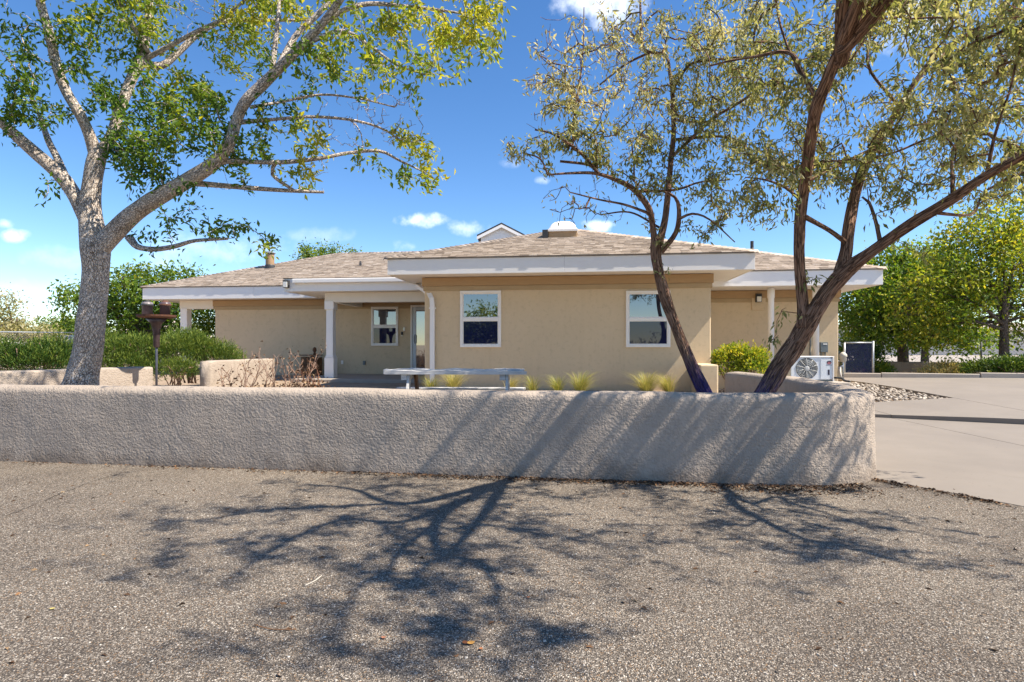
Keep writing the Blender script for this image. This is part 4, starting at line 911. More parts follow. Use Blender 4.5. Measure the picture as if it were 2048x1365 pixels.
# ------------------------------------------------------------------ the two shaggy trees on the right
KS = np.array((.90, -.25, 1.2))
def shade_pt(px, py, k):
    """a point k up the sun's ray from the ground spot seen at (px, py)"""
    d = EYE * F / (py - HY); return np.array(((px - 1024) / F * d, d, 0)) + KS * k
def right_trees():
    # slimmer tree before the second window
    t = Tree(.56)
    t.px([(1418, 808, 8.3, 27), (1408, 785, 8.3, 23), (1390, 748, 8.3, 21), (1370, 700, 8.3, 20), (1346, 640, 8.3, 19), (1326, 580, 8.3, 18), (1313, 525, 8.3, 17), (1312, 488, 8.3, 17), (1314, 470, 8.3, 12)], .05)
    t.k = .62
    bl = [[(1312, 500, 8.3, 12), (1306, 455, 8.3, 10.5), (1298, 418, 8.2, 10), (1270, 382, 8.1, 9), (1235, 361, 8.0, 8), (1190, 347, 7.9, 5.5), (1140, 347, 7.8, 4), (1095, 350, 7.7, 2.5)],
          [(1196, 347, 7.9, 6), (1165, 310, 7.8, 5), (1130, 283, 7.7, 4), (1100, 266, 7.65, 3.5), (1070, 260, 7.6, 2.5)], [(1195, 335, 7.9, 5), (1168, 328, 7.9, 4.5), (1120, 323, 7.9, 4)], [(1095, 349, 7.7, 3), (1080, 318, 7.7, 2.5), (1045, 306, 7.7, 2)],
          [(1318, 490, 8.3, 13), (1330, 440, 8.4, 11), (1336, 385, 8.5, 9.5), (1341, 330, 8.6, 9), (1347, 270, 8.7, 8), (1346, 200, 8.8, 7), (1340, 150, 8.9, 6), (1330, 110, 9.0, 4.5), (1290, 100, 9.0, 4), (1282, 50, 9.0, 4), (1280, -20, 9.1, 3)],
          [(1322, 505, 8.3, 9), (1352, 465, 8.2, 8), (1358, 420, 8.1, 7), (1350, 395, 8.0, 5), (1330, 385, 7.9, 4)], [(1355, 440, 8.1, 5), (1385, 428, 8.0, 4), (1420, 440, 7.9, 3), (1470, 485, 7.8, 1.8)],
          [(1343, 315, 8.6, 6), (1375, 285, 8.4, 5.5), (1425, 238, 8.2, 5), (1480, 205, 8.0, 4.5), (1545, 160, 7.8, 4)], [(1350, 280, 8.7, 5), (1400, 275, 8.6, 5), (1450, 275, 8.5, 4), (1500, 300, 8.4, 3)], [(1347, 240, 8.7, 5), (1390, 245, 8.6, 4), (1440, 242, 8.5, 3)],
          [(1345, 180, 8.8, 5), (1380, 130, 8.7, 4.5), (1430, 120, 8.6, 4), (1500, 112, 8.5, 4), (1570, 105, 8.4, 4)], [(1300, 105, 9, 4), (1250, 130, 9.0, 3.5), (1200, 170, 9.0, 3)], [(1145, 300, 7.75, 4), (1150, 220, 7.8, 3), (1165, 120, 7.9, 2.5), (1168, 15, 8, 1.5)],
          [(1300, 428, 8.2, 5), (1250, 410, 8.4, 4), (1200, 400, 8.5, 3), (1140, 385, 8.6, 2)], [(1318, 455, 8.35, 4), (1260, 425, 8.6, 3), (1200, 430, 8.7, 2)], [(1270, 383, 8.1, 5), (1350, 380, 8.5, 4), (1400, 365, 8.6, 3), (1460, 360, 8.7, 2)]]
    for b in bl: t.px(b, .07)
    o1, o2, o3 = .25, .5, .8
    blobs = [(1050, 300, 45, 22, 7.7, o2, 1), (1100, 285, 40, 25, 7.7, o1, 1), (1085, 320, 25, 22, 7.7, o1, .8), (1120, 240, 45, 40, 7.7, o2, .8), (1085, 190, 35, 40, 7.7, o3, .55), (1075, 130, 30, 35, 7.8, o3, .35), (1120, 165, 45, 45, 7.8, o3, .6), (1165, 100, 40, 50, 7.9, o3, .45), (1170, 190, 45, 45, 7.9, o3, .6), (1175, 265, 45, 40, 7.8, o1, 1),
             (1195, 300, 45, 30, 7.9, o1, 1), (1230, 320, 50, 35, 8.0, o1, 1.1), (1245, 260, 50, 40, 8.2, o2, .6), (1240, 180, 45, 45, 8.7, o3, .55), (1225, 100, 45, 40, 9.0, o3, .6), (1240, 40, 50, 35, 9.0, o3, .6), (1285, 300, 40, 40, 8.4, o1, 1.1), (1300, 230, 45, 45, 8.6, o2, 1), (1320, 150, 45, 45, 8.8, o2, 1), (1310, 70, 45, 40, 9.0, o3, .8), (1370, 45, 50, 45, 9.0, o2, .9),
             (1400, 110, 50, 45, 8.7, o2, 1), (1380, 180, 45, 45, 8.7, o2, 1.05), (1440, 180, 50, 45, 8.5, o2, 1), (1400, 245, 50, 40, 8.5, o1, 1), (1450, 255, 50, 40, 8.4, o2, 1), (1370, 310, 45, 35, 8.5, o1, 1.05), (1430, 325, 50, 40, 8.5, o1, 1), (1490, 310, 45, 45, 8.3, o1, 1), (1450, 60, 50, 50, 8.7, o3, .9), (1510, 60, 50, 50, 8.5, o2, .9), (1500, 150, 50, 50, 8.2, o2, 1), (1520, 230, 45, 45, 8.1, o2, 1),
             (1300, 365, 35, 25, 8.3, o1, 1), (1345, 355, 35, 25, 8.3, o1, .8), (1395, 380, 40, 25, 8.3, o1, .9), (1440, 400, 40, 30, 8.2, o1, .9), (1400, 450, 35, 22, 8.0, o1, 1), (1425, 475, 18, 14, 7.9, o1, .9), (1470, 430, 30, 25, 8.1, o2, .7), (1310, 430, 15, 18, 8.2, o2, .6), (1258, 350, 35, 15, 8.1, o1, .7), (1316, 492, 12, 14, 8.15, o2, .9, .1), (1322, 535, 9, 20, 8.12, o2, .7, .08),
             (1260, -50, 90, 40, 9, o3, .5), (1420, -60, 100, 40, 8.8, o2, .6)]
    tips = blob_tips(blobs, 56, .42, 11); t.grow(tips, .15, .35, min_r=.004)
    r = random.Random(8)
    t.grow([(np.array(P(r.uniform(1100, 1300), r.uniform(370, 450), 8.5 + r.gauss(0, .25))), .5, .08) for _ in range(60)] +
           [(np.array(P(r.uniform(1050, 1330), r.uniform(20, 300), 8.0 + r.gauss(0, .4))), .8, .15) for _ in range(130)], .13, .35, min_r=.004)
    def finish(t, root, label, barks, per, sides0, seedk):
        tag(root, label, 'tree'); inv = Matrix.Translation(root.location).inverted()
        def adopt(o): o.parent = root; o.matrix_parent_inverse = inv
        for i, L in enumerate(t.limbs):
            sides = sides0 if i == 0 else 32 if max(L[1]) > .07 else 10
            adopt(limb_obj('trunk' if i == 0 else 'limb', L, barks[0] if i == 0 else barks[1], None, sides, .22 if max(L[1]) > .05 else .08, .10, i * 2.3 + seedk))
        adopt(t.twigs('twigs', bark_red, None))
        adopt(leaves('crown', t.leaf_sites(4), per, .080, .025, leaf_olive, None, .95, .05, .18, .15))
    root = empty('shaggy_tree', (2.78, 8.3, .28)); finish(t, root, 'slim leaning tree with peeling bark in front of the right window', (bark_shade1, bark_red), 9.2, 40, 0)

    # stout forked tree at the wall's right end; its crown reaches over the wall towards the camera
    t = Tree(.50)
    t.px([(1518, 812, 7.3, 40), (1530, 785, 7.3, 34), (1556, 740, 7.25, 34), (1590, 690, 7.2, 35), (1616, 645, 7.1, 34), (1650, 590, 7.0, 30), (1690, 545, 6.9, 28), (1735, 510, 6.7, 22), (1790, 470, 6.5, 21), (1850, 432, 6.2, 21), (1910, 395, 5.95, 19), (1975, 350, 5.55, 18), (2045, 312, 5.2, 17), (2130, 262, 4.9, 14), (2240, 190, 4.65, 10), (2340, 110, 4.45, 6)], .05)
    t.k = .58
    t.px([(1606, 655, 7.1, 22), (1605, 600, 7.1, 18), (1600, 540, 7.0, 17), (1598, 480, 6.9, 18), (1602, 420, 6.8, 18), (1612, 350, 6.6, 18), (1622, 280, 6.25, 19), (1632, 220, 5.95, 19), (1655, 160, 5.65, 19), (1685, 90, 5.35, 19), (1715, 40, 5.1, 17), (1745, -10, 4.9, 14), (1780, -80, 4.65, 11), (1815, -180, 4.35, 7)], .05)
    t.px([(1682, 555, 6.95, 24), (1692, 505, 7.0, 19), (1700, 440, 7.1, 18), (1712, 380, 7.2, 17), (1735, 320, 7.3, 15), (1765, 270, 7.4, 12), (1800, 215, 7.4, 10), (1830, 165, 7.4, 9), (1870, 115, 7.4, 9), (1920, 80, 7.3, 8), (1990, 50, 7.2, 7), (2080, 15, 7.1, 5)], .06)
    bl = [[(1606, 432, 6.8, 10), (1630, 445, 6.85, 8), (1660, 462, 6.95, 8), (1690, 484, 7.0, 9)], [(1634, 200, 6.15, 9), (1606, 150, 6.3, 7), (1588, 112, 6.4, 6.5), (1560, 104, 6.5, 6.5), (1520, 112, 6.6, 5), (1470, 120, 6.7, 4), (1420, 132, 6.8, 3)],
          [(1604, 160, 6.3, 5), (1570, 80, 6.5, 4), (1555, 20, 6.6, 4), (1550, -60, 6.7, 3)], [(1612, 365, 6.6, 5), (1680, 330, 6.9, 5), (1740, 300, 7.2, 5)], [(1600, 400, 6.8, 6), (1570, 375, 6.9, 5), (1530, 360, 7.0, 3), (1490, 355, 7.1, 2)],
          [(1735, 320, 7.3, 7), (1790, 305, 7.3, 4), (1850, 280, 7.2, 4), (1930, 250, 7.1, 4), (2040, 230, 7.0, 3)], [(1850, 140, 7.4, 7), (1930, 130, 7.3, 6), (1990, 110, 7.2, 6), (2060, 80, 7.1, 4)], [(1800, 215, 7.4, 6), (1740, 140, 7.5, 4.5), (1740, 80, 7.6, 4), (1760, 0, 7.7, 3)],
          [(1906, 392, 5.95, 8), (1904, 340, 6.1, 5), (1906, 300, 6.2, 4), (1925, 260, 6.3, 3)], [(1762, 492, 6.6, 8), (1752, 445, 6.7, 6), (1738, 405, 6.8, 5), (1725, 395, 6.9, 3)], [(1860, 425, 6.2, 7), (1940, 430, 6.3, 4), (1960, 400, 6.4, 3), (1975, 380, 6.4, 2)],
          [(1960, 170, 7.2, 6), (2010, 150, 7.0, 5), (2070, 140, 6.9, 4)], [(1850, 150, 7.4, 5), (1880, 60, 7.5, 4), (1900, 0, 7.6, 4), (1920, -60, 7.7, 3)], [(1975, 345, 5.7, 7), (1990, 270, 5.6, 5), (2020, 180, 5.5, 4), (2040, 80, 5.4, 3), (2060, -20, 5.3, 2)],
          [(1664, 140, 5.9, 7), (1700, 120, 6.2, 5), (1745, 60, 6.4, 4), (1790, 10, 6.6, 3), (1830, -40, 6.8, 2)]]
    for b in bl: t.px(b, .07)
    # overhead limbs towards the camera
    z6 = lambda x, y: (300 + x / 2.2756, 920 + y / 2.2756)
    def over(zp, k0, k1, r0, r1):
        n = len(zp); pts = []
        for i, (x, y) in enumerate(zp):
            q = i / (n - 1); p = shade_pt(*z6(x, y), k0 + (k1 - k0) * q); pts.append((p, (r0 + (r1 - r0) * q) * 1.3))
        q0 = min(t.pos, key=lambda a: np.linalg.norm(np.array(a) - pts[0][0])); pts.insert(0, (np.array(q0), r0))
        return t.poly([(Vector(p), r) for p, r in pts], .08)
    over([(1640, 97), (1400, 152), (1200, 198), (1050, 186), (960, 145), (850, 122), (700, 112)], 3.5, 5.0, .055, .012)
    over([(1560, 125), (1440, 180), (1340, 242), (1292, 310), (1296, 380), (1350, 430), (1500, 470), (1570, 560), (1700, 620)], 3.55, 4.7, .052, .010)
    over([(1600, 115), (1530, 230), (1480, 290), (1400, 390), (1350, 430)], 3.5, 4.3, .045, .018)
    over([(1420, 180), (1150, 282), (880, 272), (640, 362), (480, 460), (330, 575)], 3.7, 5.0, .034, .009)
    over([(640, 360), (480, 382), (300, 380), (160, 385)], 4.6, 5.1, .015, .007)
    over([(1320, 280), (1140, 410), (1080, 510), (950, 580), (860, 760), (780, 830)], 3.9, 4.9, .024, .007)
    over([(1200, 195), (700, 220), (500, 232), (250, 272), (80, 282)], 4.0, 5.2, .026, .007)
    over([(1300, 450), (1200, 515), (1080, 515)], 4.3, 4.6, .018, .012); over([(1210, 520), (1300, 620), (1345, 760), (1360, 860)], 4.4, 5.0, .014, .006)
    over([(1480, 300), (1560, 300), (1740, 335), (1960, 365), (2100, 400)], 4.0, 4.6, .018, .006); over([(1570, 560), (1600, 700), (1700, 850), (1800, 960)], 4.4, 5.0, .016, .006)
    z5 = lambda x, y: (1200 + x / 3.413, 760 + y / 3.413)
    z6_old = z6
    def over5(zp, k0, k1, r0, r1):
        n = len(zp); pts = [(shade_pt(*z5(x, y), k0 + (k1 - k0) * i / (n - 1)), r0 + (r1 - r0) * i / (n - 1)) for i, (x, y) in enumerate(zp)]
        q0 = min(t.pos, key=lambda a: np.linalg.norm(np.array(a) - pts[0][0])); pts.insert(0, (np.array(q0), r0))
        return t.poly([(Vector(p), r) for p, r in pts], .08)
    over5([(870, 790), (960, 880), (1090, 945), (1230, 1020), (1400, 1085), (1600, 1130), (1870, 1190), (2100, 1260)], 2.75, 4.2, .045, .008)
    over5([(1200, 800), (1300, 842), (1480, 890), (1700, 962), (1900, 1010)], 2.9, 3.9, .026, .007); over5([(1090, 945), (1000, 1000), (900, 980), (780, 962), (600, 1015)], 3.1, 3.8, .018, .006)
    over5([(1500, 1100), (1500, 1190), (1400, 1240)], 3.8, 4.2, .012, .006)
    rr = random.Random(21); blobs = []
    for _ in range(150):     # crown in view
        px = rr.uniform(1480, 2120); py = rr.uniform(-70, 430)
        if py > 360 and 1560 < px < 1700: continue
        if py > 395 and not (1480 < px < 1560 or 1760 < px < 1990): continue
        if 1830 < px < 1990 and 395 < py: continue
        d = rr.uniform(6.4, 8.0); blobs.append((px, py, rr.uniform(28, 50), rr.uniform(22, 42), d, rr.choice((o1, o1, o2, o2, o3 - .1)), rr.uniform(.7, 1.05), .5))
    for _ in range(70):
        px = rr.uniform(1720, 2450); py = rr.uniform(-420, 330) - max(0, (1950 - px) * .9)
        blobs.append((px, py, rr.uniform(35, 70), rr.uniform(30, 55), rr.uniform(5.0, 6.1), rr.choice((o1, o2, o2, o3 - .1)), rr.uniform(.7, 1.0), .35))
    blobs += [(1560, 430, 30, 22, 7.1, o1, .9), (1530, 405, 35, 25, 7.1, o1, .9), (1500, 395, 30, 25, 7.2, o2, .7), (1770, 400, 40, 25, 6.9, o1, .9), (1810, 395, 30, 22, 6.8, o2, .8), (1960, 395, 40, 20, 6.5, o2, .7), (2010, 365, 30, 20, 6.5, o2, .7),
              (1640, 560, 40, 6, 6.85, o1, .9, .08), (1535, 690, 40, 12, 7.0, o1, .55, .12), (1560, 610, 20, 26, 6.95, o2, .5, .12), (1860, 520, 35, 10, 6.3, o1, .8, .12)]
    t.grow(blob_tips(blobs, 46, .5, 17), .15, .35)
    # leaves over the lot
    tips = []
    for L in t.limbs[-15:]:
        pts = L[0]
        for i in range(len(pts) // 5, len(pts), 1):
            q = i / len(pts)
            for _ in range(2): tips.append((np.array(pts[i]) + rng.normal(0, .24 + .14 * q, 3), rr.choice((.25, .5, .7)), .72 + .45 * q))
    t.grow(tips, .14, .35, min_r=.004)
    root = empty('shaggy_tree', (3.22, 7.3, .27)); finish(t, root, 'stout forked tree with shaggy red-brown bark by the rounded wall end', (bark_shade2, bark_red), 9.0, 56, 31)
right_trees()

# ------------------------------------------------------------------ trees in the background
def far_tree(name, label, base, trunk_h, r0, crown, n_tips, per, lsize, tone, seed, mat=leaf_far, group=None, stems=1, conifer=False, lw=.5):
    """base (x,y,z); crown list of (dx,dy,dz,rx,ry,rz)"""
    r = random.Random(seed); t = Tree(); b = Vector(base)
    cz = sum(c[2] for c in crown) / len(crown)
    for k in range(stems):
        a = r.uniform(0, 6.28); lean = Vector((math.cos(a), math.sin(a), 0)) * (.12 * trunk_h)
        t.poly([(b + Vector((0, 0, -.1)), r0 * 1.25), (b + Vector((0, 0, trunk_h * .35)), r0), (b + lean * .5 + Vector((0, 0, trunk_h * .8)), r0 * .85), (b + lean + Vector((0, 0, trunk_h * 1.25)), r0 * .55), (b + lean * 1.3 + Vector((0, 0, cz + .5)), r0 * .2)], .2)
        for c in crown:
            m = b + Vector((c[0], c[1], c[2])); s_ = b + lean * .6 + Vector((0, 0, trunk_h * r.uniform(.75, 1.1)))
            t.poly([(s_, r0 * .5), (s_.lerp(m, .5) + Vector((r.uniform(-.2, .2), r.uniform(-.2, .2), .15)), r0 * .3), (m, r0 * .1)], .25)
    tips = []; vol = sum(c[3] * c[4] * c[5] for c in crown)
    for c in crown:
        for _ in range(max(6, int(n_tips * c[3] * c[4] * c[5] / vol))):
            while True:
                q = Vector((r.uniform(-1, 1), r.uniform(-1, 1), r.uniform(-1, 1)))
                if .25 < q.length < 1: break
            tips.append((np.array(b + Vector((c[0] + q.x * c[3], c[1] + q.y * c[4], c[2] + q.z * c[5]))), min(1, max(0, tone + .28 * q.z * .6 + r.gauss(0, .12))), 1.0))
    t.grow(tips, .35, .25, min_r=.006)
    root = empty(name, base); tag(root, label, 'tree', group); inv = Matrix.Translation(base).inverted()
    def adopt(o): o.parent = root; o.matrix_parent_inverse = inv
    adopt(limb_obj('trunk', t.limbs[0], bark_far, None, 14, .06, .08, seed))
    for L in t.limbs[1:]: adopt(limb_obj('limb', L, bark_far, None, 6, 0, 0, seed))
    adopt(t.twigs('twigs', bark_far, None, 3)); adopt(leaves('crown', t.leaf_sites(2), per * 1.8, lsize * 1.05, lsize * lw, mat, None, .25, lsize * 1.5, .14))
    return root
def gz(x, y): return ground_z(x, y) if y < 60 else .5
def at(px, d): x = (px - 1024) / F * d; return (x, d, gz(x, d))
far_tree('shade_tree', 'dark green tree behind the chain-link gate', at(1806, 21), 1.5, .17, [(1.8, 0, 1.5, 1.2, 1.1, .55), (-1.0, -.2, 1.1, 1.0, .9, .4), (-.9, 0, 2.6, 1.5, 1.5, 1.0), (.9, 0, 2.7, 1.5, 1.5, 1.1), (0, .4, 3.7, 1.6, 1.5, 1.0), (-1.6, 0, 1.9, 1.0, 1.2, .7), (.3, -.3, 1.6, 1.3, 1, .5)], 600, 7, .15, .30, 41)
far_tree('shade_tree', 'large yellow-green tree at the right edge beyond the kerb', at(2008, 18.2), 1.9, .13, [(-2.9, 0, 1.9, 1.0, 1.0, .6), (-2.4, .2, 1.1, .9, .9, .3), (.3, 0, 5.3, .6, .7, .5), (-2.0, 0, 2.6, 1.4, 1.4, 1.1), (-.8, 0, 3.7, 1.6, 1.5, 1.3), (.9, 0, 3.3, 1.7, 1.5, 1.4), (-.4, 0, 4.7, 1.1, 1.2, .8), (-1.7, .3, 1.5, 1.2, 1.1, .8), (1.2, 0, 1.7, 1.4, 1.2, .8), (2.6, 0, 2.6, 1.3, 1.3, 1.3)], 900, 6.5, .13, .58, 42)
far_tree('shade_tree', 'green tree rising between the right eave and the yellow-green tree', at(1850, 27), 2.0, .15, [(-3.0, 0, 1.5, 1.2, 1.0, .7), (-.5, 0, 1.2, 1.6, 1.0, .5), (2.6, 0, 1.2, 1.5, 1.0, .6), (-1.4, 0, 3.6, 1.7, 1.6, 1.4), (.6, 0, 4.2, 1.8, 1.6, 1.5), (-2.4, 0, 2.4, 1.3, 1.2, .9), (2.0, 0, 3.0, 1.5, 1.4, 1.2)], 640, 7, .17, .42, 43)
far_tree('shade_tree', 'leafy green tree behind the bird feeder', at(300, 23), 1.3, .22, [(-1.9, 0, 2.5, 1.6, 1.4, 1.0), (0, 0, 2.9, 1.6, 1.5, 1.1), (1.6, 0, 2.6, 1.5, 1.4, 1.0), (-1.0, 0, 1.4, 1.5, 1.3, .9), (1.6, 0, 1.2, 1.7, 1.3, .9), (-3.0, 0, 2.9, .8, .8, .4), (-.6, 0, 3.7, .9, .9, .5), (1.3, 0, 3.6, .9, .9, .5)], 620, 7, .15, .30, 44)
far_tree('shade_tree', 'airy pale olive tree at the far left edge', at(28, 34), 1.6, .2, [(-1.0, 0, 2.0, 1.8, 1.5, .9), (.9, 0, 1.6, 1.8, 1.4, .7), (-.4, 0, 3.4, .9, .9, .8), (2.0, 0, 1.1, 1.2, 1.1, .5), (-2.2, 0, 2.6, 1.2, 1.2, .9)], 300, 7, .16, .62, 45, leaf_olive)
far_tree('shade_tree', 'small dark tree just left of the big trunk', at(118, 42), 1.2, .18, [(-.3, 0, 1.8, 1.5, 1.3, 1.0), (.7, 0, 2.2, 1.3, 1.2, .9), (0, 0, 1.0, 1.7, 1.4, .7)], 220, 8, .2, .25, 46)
for px, top, d, wd, sd, lab in ((612, 496, 44, .8, 47, 'narrow treetop showing over the left roof ridge'), (655, 490, 46, 1.5, 48, 'round treetop showing above the roof ridge'), (704, 500, 48, .8, 49, 'tiny treetop just left of the front gable roof')):
    b = at(px, d); h = EYE + (HY - top) / F * d - b[2]
    far_tree('shade_tree', lab, b, h * .5, .2, [(0, 0, h - 1.1, wd, wd, 1.1), (.3, 0, h - 2.4, wd * 1.3, wd, 1.2)], 130, 8, .2, .35, sd, group='treetops over the roof')

# ------------------------------------------------------------------ shrubs, grasses
def shrub(name, label, blobs, n, lsize, mat, tone, seed, cat='shrub', up=.5, lw=.35, stems=True, group=None, stem_mat=None, jit=.18):
    """blobs in world space (x,y,z,rx,ry,rz): leafy sprays over lumpy volumes with inner stems"""
    r = np.random.default_rng(seed); B = []; D = []; T = []
    vol = np.array([b[3] * b[4] + b[3] * b[5] for b in blobs]); vol = vol / vol.sum()
    for b, w in zip(blobs, vol):
        m = int(n * w); tuft = max(8, m // 14)
        q = r.normal(0, 1, (tuft, 3)); q /= np.linalg.norm(q, axis=1, keepdims=True); q[:, 2] = np.where(q[:, 2] < -.35, -q[:, 2], q[:, 2])
        rad = r.uniform(.55, 1.08, (tuft, 1)); c = np.array(b[:3]) + q * rad * np.array(b[3:])
        k = r.integers(0, tuft, m); p = c[k] + r.normal(0, lsize * .9, (m, 3)); d = q[k] * .8 + r.normal(0, .45, (m, 3)); d[:, 2] += up
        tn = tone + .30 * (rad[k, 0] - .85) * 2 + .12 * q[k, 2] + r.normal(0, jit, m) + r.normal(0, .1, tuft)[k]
        B.append(p); D.append(d); T.append(np.clip(tn, 0, 1))
    cx_ = np.mean([b[0] for b in blobs]); cy_ = np.mean([b[1] for b in blobs]); z0 = min(b[2] - b[5] for b in blobs)
    root = empty(name, (cx_, cy_, z0)); tag(root, label, cat, group); inv = Matrix.Translation(root.location).inverted()
    o = leaf_mesh('foliage', np.concatenate(B), np.concatenate(D), np.concatenate(T), lsize, lsize * lw, mat, None, .2, .4); o.parent = root; o.matrix_parent_inverse = inv
    if stems:
        tb = Tubes(); rr = random.Random(seed)
        for b in blobs:
            for _ in range(7):
                a = Vector((b[0] * .8 + cx_ * .2 + rr.uniform(-.15, .15), b[1], z0 - .03)); e = Vector((b[0] + rr.uniform(-.8, .8) * b[3], b[1] + rr.uniform(-.8, .8) * b[4], b[2] + rr.uniform(0, .8) * b[5]))
                tb.tube(catmull([tuple(a), tuple(a.lerp(e, .5) + Vector((rr.uniform(-.1, .1), 0, .08))), tuple(e)], .12), [.016 - .0011 * i for i in range(40)][:40] + [.003] * 60, 4)
        o = tb.build('stems', stem_mat or dead_stem, None); o.parent = root; o.matrix_parent_inverse = inv
    return root
def jb(px, py, d, rx, ry, rz): p = P(px, py, d); return (p.x, p.y, p.z, rx, ry, rz)
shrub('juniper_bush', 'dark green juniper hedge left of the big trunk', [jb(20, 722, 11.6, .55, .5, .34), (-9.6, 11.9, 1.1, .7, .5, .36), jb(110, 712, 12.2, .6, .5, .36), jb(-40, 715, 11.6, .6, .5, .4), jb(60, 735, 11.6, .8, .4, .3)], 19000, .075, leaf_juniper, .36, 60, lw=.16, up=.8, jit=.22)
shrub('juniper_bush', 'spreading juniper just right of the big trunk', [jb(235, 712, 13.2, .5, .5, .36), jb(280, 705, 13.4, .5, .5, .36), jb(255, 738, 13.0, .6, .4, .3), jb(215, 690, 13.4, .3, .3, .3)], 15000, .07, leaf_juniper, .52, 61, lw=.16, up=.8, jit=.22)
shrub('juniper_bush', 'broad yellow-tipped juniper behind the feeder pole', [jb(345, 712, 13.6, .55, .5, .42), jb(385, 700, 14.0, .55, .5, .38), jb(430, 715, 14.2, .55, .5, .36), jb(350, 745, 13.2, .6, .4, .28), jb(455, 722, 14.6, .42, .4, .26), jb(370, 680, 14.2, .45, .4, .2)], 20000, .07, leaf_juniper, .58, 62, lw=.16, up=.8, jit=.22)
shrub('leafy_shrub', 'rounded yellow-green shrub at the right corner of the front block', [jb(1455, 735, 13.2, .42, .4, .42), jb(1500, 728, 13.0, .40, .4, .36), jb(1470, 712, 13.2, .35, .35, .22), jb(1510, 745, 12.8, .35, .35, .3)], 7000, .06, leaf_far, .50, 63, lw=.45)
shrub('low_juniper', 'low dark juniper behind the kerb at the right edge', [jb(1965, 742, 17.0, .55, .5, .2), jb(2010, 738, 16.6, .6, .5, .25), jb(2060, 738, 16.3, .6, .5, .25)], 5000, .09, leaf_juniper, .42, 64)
shrub('leafy_shrub', 'dark shrub mass added behind the chain-link gate for the darkness under the trees', [jb(1705, 712, 19.6, .5, .4, .45), jb(1738, 718, 19.4, .45, .4, .38), jb(1722, 738, 19.2, .6, .4, .25)], 5000, .10, leaf_juniper, .25, 69)  # added to cover the bright lot with the dark of the under-tree shade
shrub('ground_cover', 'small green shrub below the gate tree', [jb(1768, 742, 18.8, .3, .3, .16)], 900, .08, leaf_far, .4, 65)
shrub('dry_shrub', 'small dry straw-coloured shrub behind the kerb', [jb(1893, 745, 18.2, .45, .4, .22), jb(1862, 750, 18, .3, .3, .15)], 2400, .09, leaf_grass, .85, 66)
def grass_clump(label, px, d, h, w, n, tone, seed):
    r = np.random.default_rng(seed); x = (px - 1024) / F * d; z = garden_z(x, d) - .02; V = []; Fc = []; T = []; SEG = 4; lean = np.array((r.normal(0, .09), r.normal(0, .05), 0))
    for i in range(n):
        a = r.uniform(0, 2 * np.pi); rad = abs(r.normal(0, .28)) * w; b = np.array((x + math.cos(a) * rad * .35, d + math.sin(a) * rad * .35, z))
        L = h * 1.1 * r.uniform(.45, 1.2); out = np.array((math.cos(a), math.sin(a), 0)) * w * r.uniform(.1, 1.25) + lean; bw = r.uniform(.0028, .0055); side = np.array((-math.sin(a + r.normal(0, .6)), math.cos(a), 0)); t = np.clip(tone - .22 + r.normal(0, .25), 0, 1)
        k = len(V)
        for j in range(SEG + 1):
            q = j / SEG; p = b + out * q ** 1.7 + np.array((0, 0, L * (q - .30 * q ** 3))); wq = bw * (1 - .8 * q)
            V += [p - side * wq, p + side * wq]; T += [min(1, t + .25 * q)] * 2
        for j in range(SEG): Fc.append((k + 2 * j, k + 2 * j + 1, k + 2 * j + 3, k + 2 * j + 2))
    root = empty('grass_clump', (x, d, z)); tag(root, label, 'grass', 'feather grass clumps along the house wall')
    o = np_mesh('blades', V, Fc, leaf_grass, None, T); o['kind'] = 'stuff'; o.parent = root; o.matrix_parent_inverse = Matrix.Translation(root.location).inverted()
for a in (('straw-yellow feather grass seen under the picnic table', 906, 12.6, .62, .42, 420, .75, 1), ('low green grass tuft left under the picnic table', 862, 12.7, .45, .32, 260, .5, 2), ('thin straw grass tuft beside the right table legs', 1018, 12.6, .50, .28, 200, .72, 3),
          ('small green and straw grass tuft right of the picnic table', 1066, 12.3, .52, .30, 240, .5, 4), ('green grass tuft between the windows, left of its twin', 1117, 12.3, .52, .34, 300, .4, 5), ('tall green and straw grass tuft below the blank wall', 1160, 12.3, .60, .42, 440, .48, 6), ('pale feather grass left of the slim trunk', 1292, 12.3, .60, .46, 460, .62, 7), ('pale feather grass touching the slim trunk', 1338, 12.4, .55, .40, 360, .7, 8)):
    grass_clump(*a)
